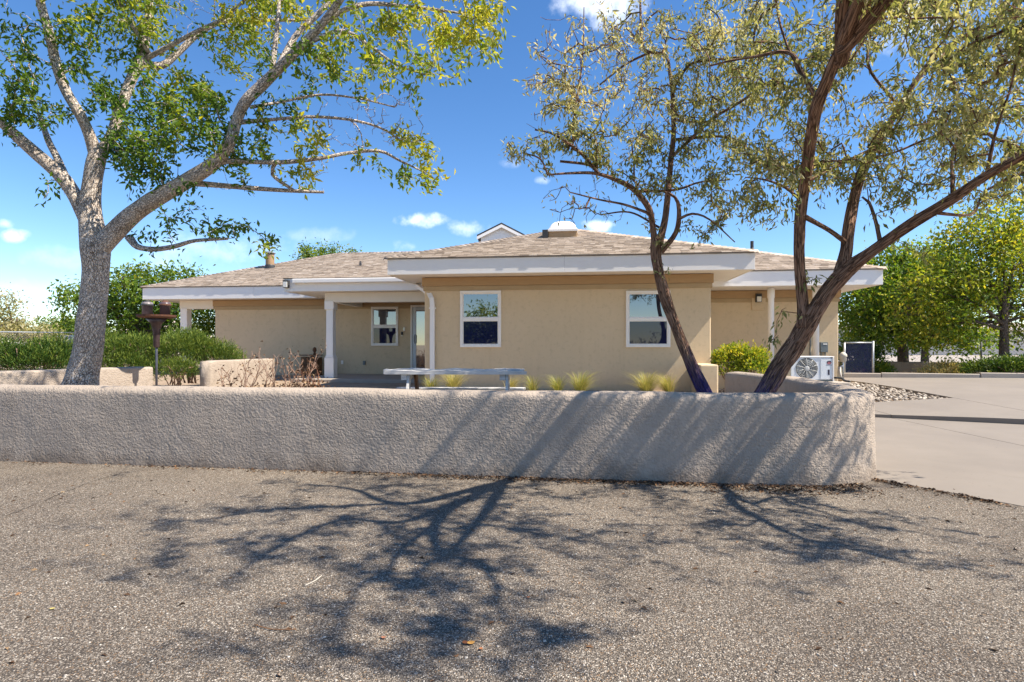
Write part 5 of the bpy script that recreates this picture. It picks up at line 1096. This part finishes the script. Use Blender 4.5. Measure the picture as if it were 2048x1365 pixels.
def bare_shrub(label, px, py, d, h, w, seed, n=7, tint=dead_stem, dead=60):
    r = random.Random(seed); p0 = P(px, 770, d); p0.z = garden_z(p0.x, d) - .02; tb = Tubes(); ends = []
    def br(p, dr, L, rad, lev):
        pts = [tuple(p)]; q = p.copy(); dd = dr.copy(); m = 5
        for i in range(m):
            dd = (dd + Vector((r.gauss(0, .16), r.gauss(0, .16), .06))).normalized(); q = q + dd * (L / m); pts.append(tuple(q))
            if lev < 2 and i >= 1 and r.random() < .62:
                nd = (dd + Vector((r.gauss(0, .6), r.gauss(0, .6), r.uniform(-.1, .5)))).normalized(); br(q.copy(), nd, L * r.uniform(.3, .55), rad * .62, lev + 1)
        tb.tube(pts, [rad * (1 - .6 * i / m) for i in range(m + 1)], 5); ends.append(q)
    for _ in range(n):
        a = r.uniform(0, 6.28); br(p0 + Vector((r.uniform(-.5, .5) * w, r.uniform(-.2, .2), 0)), Vector((math.cos(a) * .45, math.sin(a) * .35, 1)).normalized(), h * r.uniform(.6, 1.05), .011, 0)
    root = empty('bare_shrub', p0); tag(root, label, 'shrub', 'bare shrubs in front of the short cream wall'); inv = Matrix.Translation(p0).inverted()
    o = tb.build('stems', tint, None); o.parent = root; o.matrix_parent_inverse = inv
    if dead:
        B = []; D = []
        for _ in range(dead):
            e = r.choice(ends); low = r.random() < .8
            B.append((p0.x + r.gauss(0, .3) * w * 1.3, p0.y + r.gauss(0, .2), p0.z + abs(r.gauss(0, .11))) if low else tuple(e + Vector((r.gauss(0, .03),) * 3))); D.append((r.gauss(0, 1), r.gauss(0, 1), r.gauss(0, .5)))
        o = leaf_mesh('dead_leaves', np.array(B), np.array(D), rng.random(len(B)), .06, .035, litter_mat, None, .5); o.parent = root; o.matrix_parent_inverse = inv
bare_shrub('leftmost bare rose bush in front of the cream wall', 445, 770, 12.6, .60, .3, 1, 4, dead=150)
bare_shrub('bare rose bush with twisted stems at the middle of the cream wall', 492, 770, 12.5, .78, .35, 2, 7, dead=140)
bare_shrub('bare rose bush at the right end of the cream wall', 535, 770, 12.7, .72, .3, 3, 6, dead=120)
bare_shrub('wide pale bare shrub in front of the brown bin', 592, 770, 12.9, .78, .5, 4, 11, simple('pale_dead_stem', (.36, .25, .19), (.24, .13, .085), 14, .85), 420)
bare_shrub('low spreading dry shrub left of the porch post', 622, 770, 13.2, .48, .45, 5, 8, simple('red_dead_stem', (.26, .12, .075), (.17, .075, .045), 14, .85), 260)

# ------------------------------------------------------------------ picnic table
def picnic_table():
    root = empty('picnic_table', (-.92, 9.42, .30), R(-1.5)); tag(root, 'weathered grey wooden picnic table behind the low wall', 'picnic table')
    L = 1.12; zt = .79
    for i in range(4):
        y = -.42 + i * .212; off = random.uniform(-.06, .06); bm = bmesh.new(); n = 16
        for a in range(n):
            pass
        V = []; Fc = []
        for a in range(n + 1):
            x = -L + off + 2 * L * a / n; cup = .012 * math.sin(a * 1.1 + i * 1.7) + .004 * math.sin(a * 2.7 + i * 2)
            for (yy, zz) in ((y, zt - .055), (y + .195, zt - .055), (y + .195, zt + cup), (y, zt + cup * .7)): V.append((x, yy, zz))
        for a in range(n):
            for k in range(4): Fc.append((a * 4 + k, a * 4 + (k + 1) % 4, a * 4 + 4 + (k + 1) % 4, a * 4 + 4 + k))
        Fc += [(0, 3, 2, 1), (n * 4, n * 4 + 1, n * 4 + 2, n * 4 + 3)]
        o = pyd('top_plank', V, Fc, wood_grey, root); bmv = bmesh.new(); bmv.from_mesh(o.data); bmesh.ops.recalc_face_normals(bmv, faces=bmv.faces[:]); bmv.to_mesh(o.data); bmv.free()
    for sx_ in (-.78, .78):
        box('cleat', sx_ - .045, sx_ + .045, -.36, .36, zt - .15, zt - .057, wood_grey, root, .006)
        for sy in (-1, 1):
            m = Matrix.Translation((sx_ + .068 * 1, sy * .42, .36)) @ Matrix.Rotation(sy * R(24), 4, 'X'); o = box('leg', -.02, .022, -.07, .07, -.41, .40, wood_grey if sx_ > 0 or sy < 0 else brown_wood, root, .005, m)
        box('bench_beam', sx_ - .02, sx_ + .045, -.80, .80, .30, .41, wood_grey, root, .006)
    for sy in (-1, 1):
        for k in (0, 1):
            y = sy * (.56 + .13 * k) - .06; box('bench_plank', -L + random.uniform(-.02, .02), L + random.uniform(-.02, .02), y, y + .12, .412, .452, wood_grey, root, .008)
picnic_table()

# ------------------------------------------------------------------ bird feeder, bin
def feeder():
    d = 11.6; b = P(313, 775, d); root = empty('bird_feeder', (b.x, d, .35)); tag(root, 'rusty pole bird feeder with tray and two hoppers', 'bird feeder')
    zt = EYE + (HY - 634) / F * d - .35
    bm = bmesh.new(); lathe(bm, [(.022, -.1), (.022, zt)], 12); from_bm('pole', bm, simple('dark_pole', (.10, .11, .14), (.06, .06, .08), 9, .4, metal=.3), root, True)
    bm = bmesh.new(); lathe(bm, [(.045, zt - .62), (.055, zt - .60), (.065, zt - .30), (.10, zt - .14), (.20, zt - .03), (.05, zt - .03)], 20); from_bm('baffle', bm, simple('dark_baffle', (.10, .075, .08), (.05, .03, .028), 9, .35, metal=.4), root, True)
    bm = bmesh.new(); lathe(bm, [(.30, zt - .028), (.345, zt + .0), (.35, zt + .035), (.335, zt + .035), (.32, zt + .005)], 24); from_bm('tray', bm, rust, root)
    for q, mt in ((-.185, metal), (.175, rust)):
        bm = bmesh.new(); lathe(bm, [(.095, zt + .006), (.095, zt + .22), (.11, zt + .225), (.10, zt + .28), (.03, zt + .315)], 18, Matrix.Translation((q, 0, 0))); h = from_bm('hopper', bm, simple('hopper_glass%d' % (q > 0), (.30, .27, .27) if q < 0 else (.09, .05, .06), (.10, .08, .09), 9, .3), root, True)
        bm = bmesh.new(); lathe(bm, [(.115, zt + .222), (.118, zt + .24), (.04, zt + .33)], 18, Matrix.Translation((q, 0, 0))); from_bm('lid', bm, dark_metal if q < 0 else rust, h)
    box('bracket', .0, .04, -.02, .02, zt - .25, zt - .03, metal, root, .003)
feeder()
def bin_():
    p = HW(sx(622, 3.9), 3.9, .5); root = empty('wooden_bin', p, -AH); tag(root, 'brown wooden bin against the shaded wall behind bare shrubs', 'bin')
    for i in range(5): box('slat', -.27 + i * .11, -.27 + i * .11 + .104, -.14, -.115, 0, .62 + (.03 if i == 3 else 0), brown_wood, root, .004)
    for s in (-1, 1): box('side', s * .265 - .012, s * .265 + .012, -.112, .22, 0, .60, brown_wood, root, .004)
    box('lid', -.30, .30, -.16, .24, .655, .685, brown_wood, root, .006)
    bm = bmesh.new(); lathe(bm, [(.05, .685), (.03, .76), (.065, .82), (.05, .90), (.0, .93)], 14, Matrix.Translation((.12, 0, 0))); from_bm('finial', bm, brown_wood, root, True)
bin_()

# ------------------------------------------------------------------ air conditioner and small things at the right corner
def ac_unit():
    d = 12.9; a = P(1583, 715, d); b = P(1664, 763, d); W = b.x - a.x; z0, z1 = b.z, a.z; H = z1 - z0
    root = empty('air_conditioner', ((a.x + b.x) / 2, d, z0), -R(5)); tag(root, 'white outdoor air conditioner unit with round fan grille', 'air conditioner')
    h = W / 2; case = simple('ac_white', (.74, .76, .78), (.70, .72, .74), 3, .4); gw = simple('ac_grille', (.55, .55, .53), (.50, .50, .48), 5, .5)
    fc, fr = (-.12, H * .46), H * .44
    # casing with a round fan opening in its front
    bm = bmesh.new(); add_box(bm, -h, h, .012, .36, 0.04, H, .012); from_bm('casing', bm, case, root)
    SEG = 40; V = []; Fc = []
    sq = []
    for i in range(SEG):
        t = 2 * math.pi * i / SEG; c, s = math.cos(t), math.sin(t); V.append((fc[0] + fr * c, -.03, fc[1] + .04 + fr * s))
    for i in range(SEG):
        t = 2 * math.pi * i / SEG; c, s = math.cos(t), math.sin(t); hx = (h if c > 0 else -h) ; lim = []
        if abs(c) > 1e-6: lim.append((hx - fc[0]) / c)
        top = (H - fc[1] - .04) if s > 0 else (-(fc[1]) )
        if abs(s) > 1e-6: lim.append(top / s)
        k = min(q for q in lim if q > 0); V.append((fc[0] + k * c, -.03, fc[1] + .04 + k * s))
    corners = []
    for i in range(SEG):
        j = (i + 1) % SEG; Fc.append((i, SEG + i, SEG + j, j))
    for i in range(SEG): V.append((fc[0] + fr * math.cos(2 * math.pi * i / SEG), .011, fc[1] + .04 + fr * math.sin(2 * math.pi * i / SEG)))
    for i in range(SEG): j = (i + 1) % SEG; Fc.append((i, j, 2 * SEG + j, 2 * SEG + i))
    fp = pyd('front_panel', V, Fc, case, root)
    box('end_panel', fc[0] + fr + .06, h - .002, -.038, -.0302, .05, H - .03, case, root, .003); box('top_cover', -h - .012, h + .012, -.045, .37, H + .001, H + .022, white, root, .006)
    box('corner_post', h - .022, h + .004, -.05, .012, 0.0, H, white, root, .004); box('base_pan', -h, h, -.02, .36, 0, .038, grey_box, root, .004)
    bm = bmesh.new(); lathe(bm, [(fr * .99, 0), (fr * .99, .004)], 32, Matrix.Translation((fc[0], .010, fc[1] + .04)) @ Matrix.Rotation(R(90), 4, 'X')); from_bm('fan_well', bm, simple('fan_well_grey', (.20, .20, .20), (.24, .24, .23), 4, .7), root)
    fan = empty('fan', (0, 0, 0)); bpy.data.objects.remove(fan)
    bm = bmesh.new()
    for k in range(3):
        t0 = k * 2.094 + .5
        for j in range(8):
            t1, t2 = t0 + j * .16, t0 + (j + 1) * .16; vs_ = []
            for (rr_, tt) in ((.06, t1), (fr * .9, t1), (fr * .9, t2), (.06, t2)): vs_.append(bm.verts.new((fc[0] + rr_ * math.cos(tt), -.004 - .0015 * (tt - t0) / .16, fc[1] + .04 + rr_ * math.sin(tt))))
            bm.faces.new(vs_)
    fo = from_bm('fan_blades', bm, simple('fan_plastic', (.40, .40, .38), (.36, .36, .34), 4, .5), root)
    tb = Tubes()
    for q in (.25, .42, .58, .74, .88, 1.0):
        pts = [(fc[0] + fr * q * math.cos(t), -.034, fc[1] + .04 + fr * q * math.sin(t)) for t in np.linspace(0, 2 * math.pi, 37)]; tb.tube(pts, [.0028] * 37, 4, cap=False)
    for k in range(10):
        t = k * 2 * math.pi / 10 + .2; tb.tube([(fc[0] + .05 * math.cos(t), -.037, fc[1] + .04 + .05 * math.sin(t)), (fc[0] + fr * math.cos(t + .15), -.037, fc[1] + .04 + fr * math.sin(t + .15))], [.006, .005], 4)
    tb.build('grille', gw, root)
    bm = bmesh.new(); lathe(bm, [(.055, 0), (.055, .008), (.03, .014)], 20, Matrix.Translation((fc[0], -.036, fc[1] + .04)) @ Matrix.Rotation(R(90), 4, 'X')); from_bm('grille_hub', bm, gw, root)
    # round red and dark emblem with a dark strip of lettering under it
    ex, ez = h - .10, H - .115; red = simple('emblem_red', (.42, .02, .02), (.38, .02, .02), 3, .5); dk = simple('emblem_dark', (.03, .02, .05), (.03, .02, .04), 3, .5)
    def disc(name, r, y, t0, t1, mat, r_in=0.0):
        n = 18; V = []; Fc = []
        for i in range(n + 1):
            t = t0 + (t1 - t0) * i / n; V += [(ex + r_in * math.cos(t), y, ez + r_in * .75 * math.sin(t)), (ex + r * math.cos(t), y, ez + r * .75 * math.sin(t))]
        for i in range(n): Fc.append((2 * i, 2 * i + 1, 2 * i + 3, 2 * i + 2))
        return pyd(name, V, Fc, mat, root)
    disc('emblem', .052, -.040, .3, 3.6, dk, .026); disc('emblem', .052, -.0402, 3.6, 6.58, red, .030); disc('emblem', .020, -.0404, 0, 6.283, red)
    for i in range(7): box('emblem_letter', ex - .058 + i * .0172, ex - .058 + i * .0172 + .011, -.0405, -.039, ez - .062, ez - .048, dk, root, 0)
    box('label_plate', ex - .025, ex + .012, -.041, -.039, H * .27, H * .27 + .12, dk, root, 0)
    for q in (-h * .7, h * .7): box('foot', q - .03, q + .03, -.02, .36, -.12, -.001, concrete_pale, root, .004)
ac_unit()
def standpipe():
    d = 15.0; p = P(1686, 757, d); root = empty('hose_stand', (p.x, d, p.z)); tag(root, 'cream hose stand with hooded top beside the right corner of the house', 'hose stand')
    H = (757 - 705) / F * d; cream = simple('cream_cover', (.62, .56, .45), (.52, .47, .38), 9, .7)
    tb = Tubes(); tb.tube([(0, 0, -.05), (0, 0, H * .85)], [.022, .022], 10); tb.build('pipe', metal, root)
    bm = bmesh.new(); lathe(bm, [(.03, H * .62), (.08, H * .66), (.075, H * .80), (.10, H * .84), (.09, H * .92), (.04, H), (0, H + .01)], 14); o = from_bm('hood', bm, cream, root, True)
    bm = bmesh.new(); lathe(bm, [(.045, 0), (.05, .12), (.04, .3)], 12, Matrix.Translation((-.08, .02, 0))); from_bm('valve_cover', bm, cream, root, True)
    tb = Tubes(); tb.tube(catmull([(0, 0, H * .5), (-.09, -.03, H * .42), (-.1, -.04, H * .25), (-.06, -.05, .02)], .04), [.012] * 80, 6); tb.build('hose', vinyl, root)
standpipe()
tb = Tubes(); c = [P(1668, 756, 12.7), P(1683, 757, 12.6), P(1690, 762, 12.45), P(1700, 763.5, 12.3)]
tb.tube(catmull([tuple(q) for q in c], .05), [.022] * 60, 8); o = tb.build('drain_hose', dark_metal); tag(o, 'short black drain hose lying beside the air conditioner', 'hose')
bx = P(1672, 757, 12.9); o = box('concrete_pad', bx.x - 1.15, bx.x + .22, 12.72, 13.55, bx.z - .30, bx.z - .085, concrete_pale, None, .02); tag(o, 'concrete pad under the air conditioner', 'pad')

# chain-link gate and fences
def chain_link(root, A, B, z0, z1, pitch, r, mat, name='mesh'):
    """woven diagonal wires between two corner points"""
    A, B = Vector(A), Vector(B); L_ = (B - A).length; u = (B - A) / L_; H = z1 - z0; tb = Tubes(); n = int((L_ + H) / pitch)
    for sgn in (1, -1):
        for i in range(n):
            x = i * pitch - H
            xa, xb = max(0, x), min(L_, x + H)
            if xb - xa < .01: continue
            za, zb = xa - x, xb - x
            if sgn < 0: za, zb = H - za, H - zb
            off = Vector((-u.y, u.x, 0)) * (.004 * sgn)
            tb.tube([A + u * xa + off + Vector((0, 0, z0 + za)), A + u * xb + off + Vector((0, 0, z0 + zb))], [r, r], 3, cap=False)
    o = tb.build(name, mat, root); o['kind'] = 'stuff'; return o
shade_navy = simple('shade_blue_wire', (.02, .03, .13), (.03, .045, .17), 8, .6)  # bluish shade around the gate painted into the wire colour
def gate():
    d = 17.3; a, b = P(1689, 752, d), P(1746, 750, d); root = empty('chain_link_gate', (a.x, d, a.z)); tag(root, 'chain-link gate in a metal frame right of the house', 'gate')
    W = b.x - a.x; H = (750 - 684) / F * d; tb = Tubes(); tb.tube([(0, 0, 0), (0, 0, H)], [.028, .028], 8); tb.build('post', metal, root)
    tb = Tubes(); tb.tube([(W, 0, -.2), (W, 0, H + .05)], [.032, .032], 8); tb.build('post', metal, root)
    for z in (.06, H): tb = Tubes(); tb.tube([(0, 0, z), (W, 0, z)], [.022, .022], 8); tb.build('rail', metal, root)
    chain_link(root, (0, 0, 0), (W, 0, 0), .06, H, .045, .0055, shade_navy)
gate()
def fence(label, A, B, h, zb, post_step, mat, pitch=.09):
    A, B = Vector(A), Vector(B); L_ = (B - A).length; u = (B - A) / L_; root = empty('chain_link_fence', (A.x, A.y, zb)); tag(root, label, 'fence')
    loc = lambda t, z: (u.x * t, u.y * t, z)
    n = int(L_ / post_step)
    for i in range(n + 1): tb = Tubes(); tb.tube([loc(i * post_step, -.1), loc(i * post_step, h + .04)], [.03, .03], 8); tb.build('post', mat, root)
    tb = Tubes(); tb.tube([loc(0, h), loc(L_, h)], [.022, .022], 8); tb.build('top_rail', mat, root)
    chain_link(root, (0, 0, 0), (u.x * L_, u.y * L_, 0), .03, h, pitch, .0022, mat)
pale_metal = simple('pale_galvanised', (.52, .55, .56), (.45, .48, .49), 9, .45, metal=.3)
a, b = P(-150, 663, 21), P(470, 683, 27); zt = EYE + (HY - 663.5) / F * 21
fence('grey chain-link fence with top rail behind the left junipers', (a.x, 19.6, 0), (b.x, 27, 0), zt - .5, .5, 2.65, pale_metal)
fence('thin dark fence behind the trees on the right', (10.5, 23.5, 0), (30, 20.5, 0), 1.1, .55, 2.6, dark_metal, .12)

# low things behind the driveway and far left
w = wall_sweep('planter_wall', catmull([(11.0, 22.3), (15, 20.6), (19, 19.2)], .3), .88, .22, .24, .3, wall_stucco, None, .03, .004); tag(w, 'low retaining wall under the trees beyond the kerb', 'wall')
wall_pale = stucco('far_white_stucco', (.62, .58, .52), (.55, .51, .45), 30, .3, .005)
o = box('far_wall', -31, -23.0, 27.6, 27.9, .3, 1.62, wall_pale, None, .02); tag(o, 'low white wall beyond the chain-link fence at the left edge', 'wall')
o = box('far_wall', -40, -18, 31.0, 31.2, .3, 1.38, concrete_pale, None, .02); tag(o, 'long low tan wall beyond the chain-link fence', 'wall')
def far_house(label, x0, x1, y0, y1, z1, zr, wm, rm, seed):
    root = empty('far_house', ((x0 + x1) / 2, (y0 + y1) / 2, .4)); tag(root, label, 'house', 'houses beyond the fence'); cx_, cy_ = (x0 + x1) / 2, (y0 + y1) / 2; hx, hy = (x1 - x0) / 2, (y1 - y0) / 2
    box('wall', -hx, hx, -hy, hy, -.4, z1 - .4, wm, root, .02); e = .5; zz = z1 - .4; zr2 = zr - .4
    pyd('roof', [(-hx - e, -hy - e, zz), (hx + e, -hy - e, zz), (hx + e, hy + e, zz), (-hx - e, hy + e, zz), (-hx * .5, 0, zr2), (hx * .5, 0, zr2)], [(0, 1, 5, 4), (1, 2, 5), (2, 3, 4, 5), (3, 0, 4), (3, 2, 1, 0)], rm, root)
    for q in (-.5, .45):
        w = box('window', hx * q - .5, hx * q + .5, -hy - .05, -hy - .001, .9, 1.9, vinyl, root, .01); box('pane', hx * q - .42, hx * q + .42, -hy - .06, -hy - .051, .98, 1.82, glass, w, 0)
    box('fascia', -hx - e - .02, hx + e + .02, -hy - e - .04, -hy - e - .001, zz - .14, zz + .03, vinyl, root, .005)
brick = simple('red_brown_wall', (.22, .10, .06), (.16, .075, .05), 3, .9); pinkroof = simple('pale_roof', (.48, .40, .33), (.40, .33, .27), 2, .9); darkroof = simple('brown_roof', (.16, .12, .10), (.11, .085, .075), 2, .9)
far_house('far low house with dark brown roof behind the fence', -41, -31.5, 50, 57, 1.7, 2.55, brick, darkroof, 1)
far_house('far house with pale roof and red-brown wall behind the big trunk', -40.5, -32.5, 56.5, 63, 1.9, 4.0, brick, pinkroof, 2)
far_house('pale far building glimpsed under the trees on the right', 31, 50, 52, 60, 3.0, 4.0, wall_pale, pinkroof, 3)
def car(label, loc, rz, paint, L=4.5):
    root = empty('parked_car', loc, rz); tag(root, label, 'car'); pm = simple('car_paint_%s' % label[:4], paint, tuple(x * .9 for x in paint), 2, .25, spec=.7)
    prof = [(-2.2, .35), (-2.22, .7), (-2.1, .92), (-1.2, 1.0), (-.55, 1.42), (.75, 1.46), (1.45, 1.05), (2.15, .95), (2.25, .65), (2.2, .35)]
    bm = bmesh.new(); rings = []
    for y, f in ((-.85, 0), (-.80, 1), (.80, 1), (.85, 0)):
        rings.append([bm.verts.new((x, y * (1 - (.16 if z > 1.05 else 0)), z if f or z < 1 else z - .03)) for x, z in prof])
    for A, B in zip(rings, rings[1:]):
        for i in range(len(prof)): j = (i + 1) % len(prof); bm.faces.new((A[i], A[j], B[j], B[i]))
    bm.faces.new(rings[0][::-1]); bm.faces.new(rings[-1]); bmesh.ops.recalc_face_normals(bm, faces=bm.faces[:]); from_bm('body', bm, pm, root)
    for s in (-1, 1):
        for (xa, xb, xc, xd) in ((-.95, -.5, .1, .1), (.2, .2, .68, 1.15)): pyd('window', [(xa, s * .745, 1.08), (xd, s * .745, 1.08), (xc, s * .72, 1.38), (xb, s * .72, 1.38)], [(0, 1, 2, 3)], glass, root)
        for x in (-1.4, 1.4):
            bm = bmesh.new(); lathe(bm, [(.32, -.1), (.33, 0), (.32, .1)], 20, Matrix.Translation((x, s * .80, .33)) @ Matrix.Rotation(R(90), 4, 'X')); w = from_bm('wheel', bm, dark_metal, root)
            bm = bmesh.new(); lathe(bm, [(.20, -.115), (.20, .115)], 16, Matrix.Translation((x, s * .80, .33)) @ Matrix.Rotation(R(90), 4, 'X')); from_bm('rim', bm, metal, w)
        box('headlight', 2.16, 2.235, s * .62 - .16, s * .62 + .16, .68, .82, lamp_white, root, .01)
        box('tail_light', -2.225, -2.13, s * .66 - .12, s * .66 + .12, .72, .86, simple('tail_red', (.3, .01, .01), (.25, .01, .01), 2, .3), root, .01)
    pyd('windscreen', [(1.38, -.66, 1.09), (1.38, .66, 1.09), (.82, .62, 1.435), (.82, -.62, 1.435)], [(0, 1, 2, 3)], glass, root)
    return root
x = (124 - 1024) / F * 36; car('dusty blue-grey car parked beyond the fence, left of the trunk', (x, 36, .62), R(15), (.10, .12, .18))
car('dark blue car parked across the lot, mirrored in the windows', (-1.5, -7.5, 0), R(4), (.02, .035, .12))

# trees behind the viewer that the panes mirror
far_tree('mirrored_tree', 'round green tree across the lot mirrored in the porch window', (-9.5, -17, 0), 1.8, .2, [(0, 0, 3.2, 2.0, 1.6, 1.5), (1.6, 0, 2.4, 1.6, 1.4, 1.2), (-1.8, 0, 2.5, 1.6, 1.4, 1.2)], 200, 7, .24, .35, 71)
far_tree('mirrored_tree', 'pointed dark tree across the lot mirrored in the left front window', (-1.2, -19, 0), 1.0, .18, [(0, 0, 1.6, 1.3, 1.2, 1.0), (0, 0, 3.0, .9, .9, 1.0), (0, 0, 4.4, .5, .5, 1.0)], 170, 9, .22, .12, 72)
far_tree('mirrored_tree', 'broad low tree across the lot mirrored in the right front window', (7.5, -18, 0), 1.2, .2, [(0, 0, 2.2, 2.2, 1.6, 1.1), (2.2, 0, 1.8, 1.6, 1.4, 1.0)], 170, 8, .24, .3, 73)
shrub('mirrored_hedge', 'long dark hedge across the lot mirrored in the lower panes', [(x_, -20, .8, 2.0, .8, .95) for x_ in range(-16, 15, 3)], 7000, .2, leaf_juniper, .3, 74, stems=False)

# ------------------------------------------------------------------ small things on the asphalt
def litter():
    r = random.Random(4); B = []; D = []; T = []
    for _ in range(6500):
        x = r.uniform(-4.5, 4.6) if r.random() < .85 else r.uniform(-9, -4.5); k = min(1, max(.15, (x + 3) / 5))
        if r.random() > k: continue
        y = wall_y(min(x, 3.9)) - .22 - abs(r.gauss(0, .09)) * (1 + 1.2 * (x > 2)) if x < 3.75 else 6.40 - (x - 4.05) / .605 - abs(r.gauss(0, .12))
        B.append((x, y, .006 + r.random() * .012)); D.append((r.gauss(0, 1), r.gauss(0, 1), r.gauss(0, .12))); T.append(r.random() ** 1.4)
    for _ in range(420):
        B.append((r.uniform(-6, 5), r.uniform(2.2, 6.4), .004)); D.append((r.gauss(0, 1), r.gauss(0, 1), .05)); T.append(r.random())
    o = leaf_mesh('leaf_litter', np.array(B), np.array(D), np.array(T), .034, .013, litter_mat, None, .3, .5); tag(o, 'brown leaf litter strewn along the foot of the low wall', 'leaf litter', kind='stuff')
litter()
agg = tone_mat('loose_aggregate', [(0, (.08, .07, .06)), (.35, (.22, .19, .16)), (.75, (.30, .26, .22)), (1, (.52, .48, .42))])
def lot_area():
    while True:
        d = 2.3 + 4.0 * random.random() ** 1.3; x = random.uniform(-1, 1) * d * .95
        if d < wall_y(min(max(x, -16), 3.9)) - .25 and t_low(x, d) < -.05: return x, d
stones('loose_aggregate', 4500, lot_area, lambda x, y: -.001, .0035, .0085, agg, 'loose small stones scattered over the asphalt', 'gravel')
def gpt(px, py): d = EYE * F / (py - HY); return Vector(((px - 1024) / F * d, d, 0))
for i, (pp, lab) in enumerate((([(610, 1174), (632, 1163), (644, 1153)], 'short pale twig on the asphalt in the shadow'), ([(508, 1253), (545, 1262), (592, 1262)], 'thin curved brown twig on the asphalt, lower left'))):
    tb = Tubes(); c = catmull([tuple(gpt(*q) + Vector((0, 0, .008))) for q in pp], .02); tb.tube(c, [.003] * len(c), 6); o = tb.build('twig', (simple('pale_twig', (.55, .5, .42)), brown_wood)[i]); tag(o, lab, 'twig', 'twigs on the asphalt')
def fallen_leaf(px, py, size, col, label, rz):
    p = gpt(px, py); V = []; Fc = []; n = 6
    for i in range(n + 1):
        q = i / n; w = size * .42 * math.sin(math.pi * min(1, q * .93 + .05)) ** .8; zc = .006 + .10 * size * (q - .5) ** 2 * 4
        for s in (-1, 0, 1): V.append(((q - .5) * size, s * w, zc + (.22 * w if s else 0)))
    for i in range(n):
        for k in (0, 1): Fc.append((i * 3 + k, i * 3 + 3 + k, i * 3 + 4 + k, i * 3 + 1 + k))
    o = pyd('fallen_leaf', V, Fc, simple('fallen_leaf_%d' % px, col, tuple(x * .7 for x in col), 40, .7), None, True); o.location = p; o.rotation_euler = (0, 0, rz); tag(o, label, 'leaf', 'fallen leaves on the asphalt')
fallen_leaf(942, 1289, .040, (.50, .26, .06), 'orange-yellow fallen leaf near the bottom middle of the asphalt', .4); fallen_leaf(930, 1288, .034, (.26, .09, .03), 'red-brown fallen leaf touching the orange one', 2.2)
fallen_leaf(962, 1300, .022, (.35, .14, .06), 'tiny russet leaf right of the orange leaf', 1.1); fallen_leaf(105, 1220, .028, (.45, .36, .12), 'yellow fallen leaf at the left of the asphalt', .2)
fallen_leaf(1057, 1197, .022, (.48, .17, .06), 'tiny orange leaf above the shadow clumps', .9); fallen_leaf(767, 1278, .026, (.32, .14, .08), 'brown-pink fallen leaf left of the orange one', 2.7)
print('TRIS', sum(len(o.data.loop_triangles) if o.data.calc_loop_triangles() is None else 0 for o in bpy.data.objects if o.type == 'MESH'))
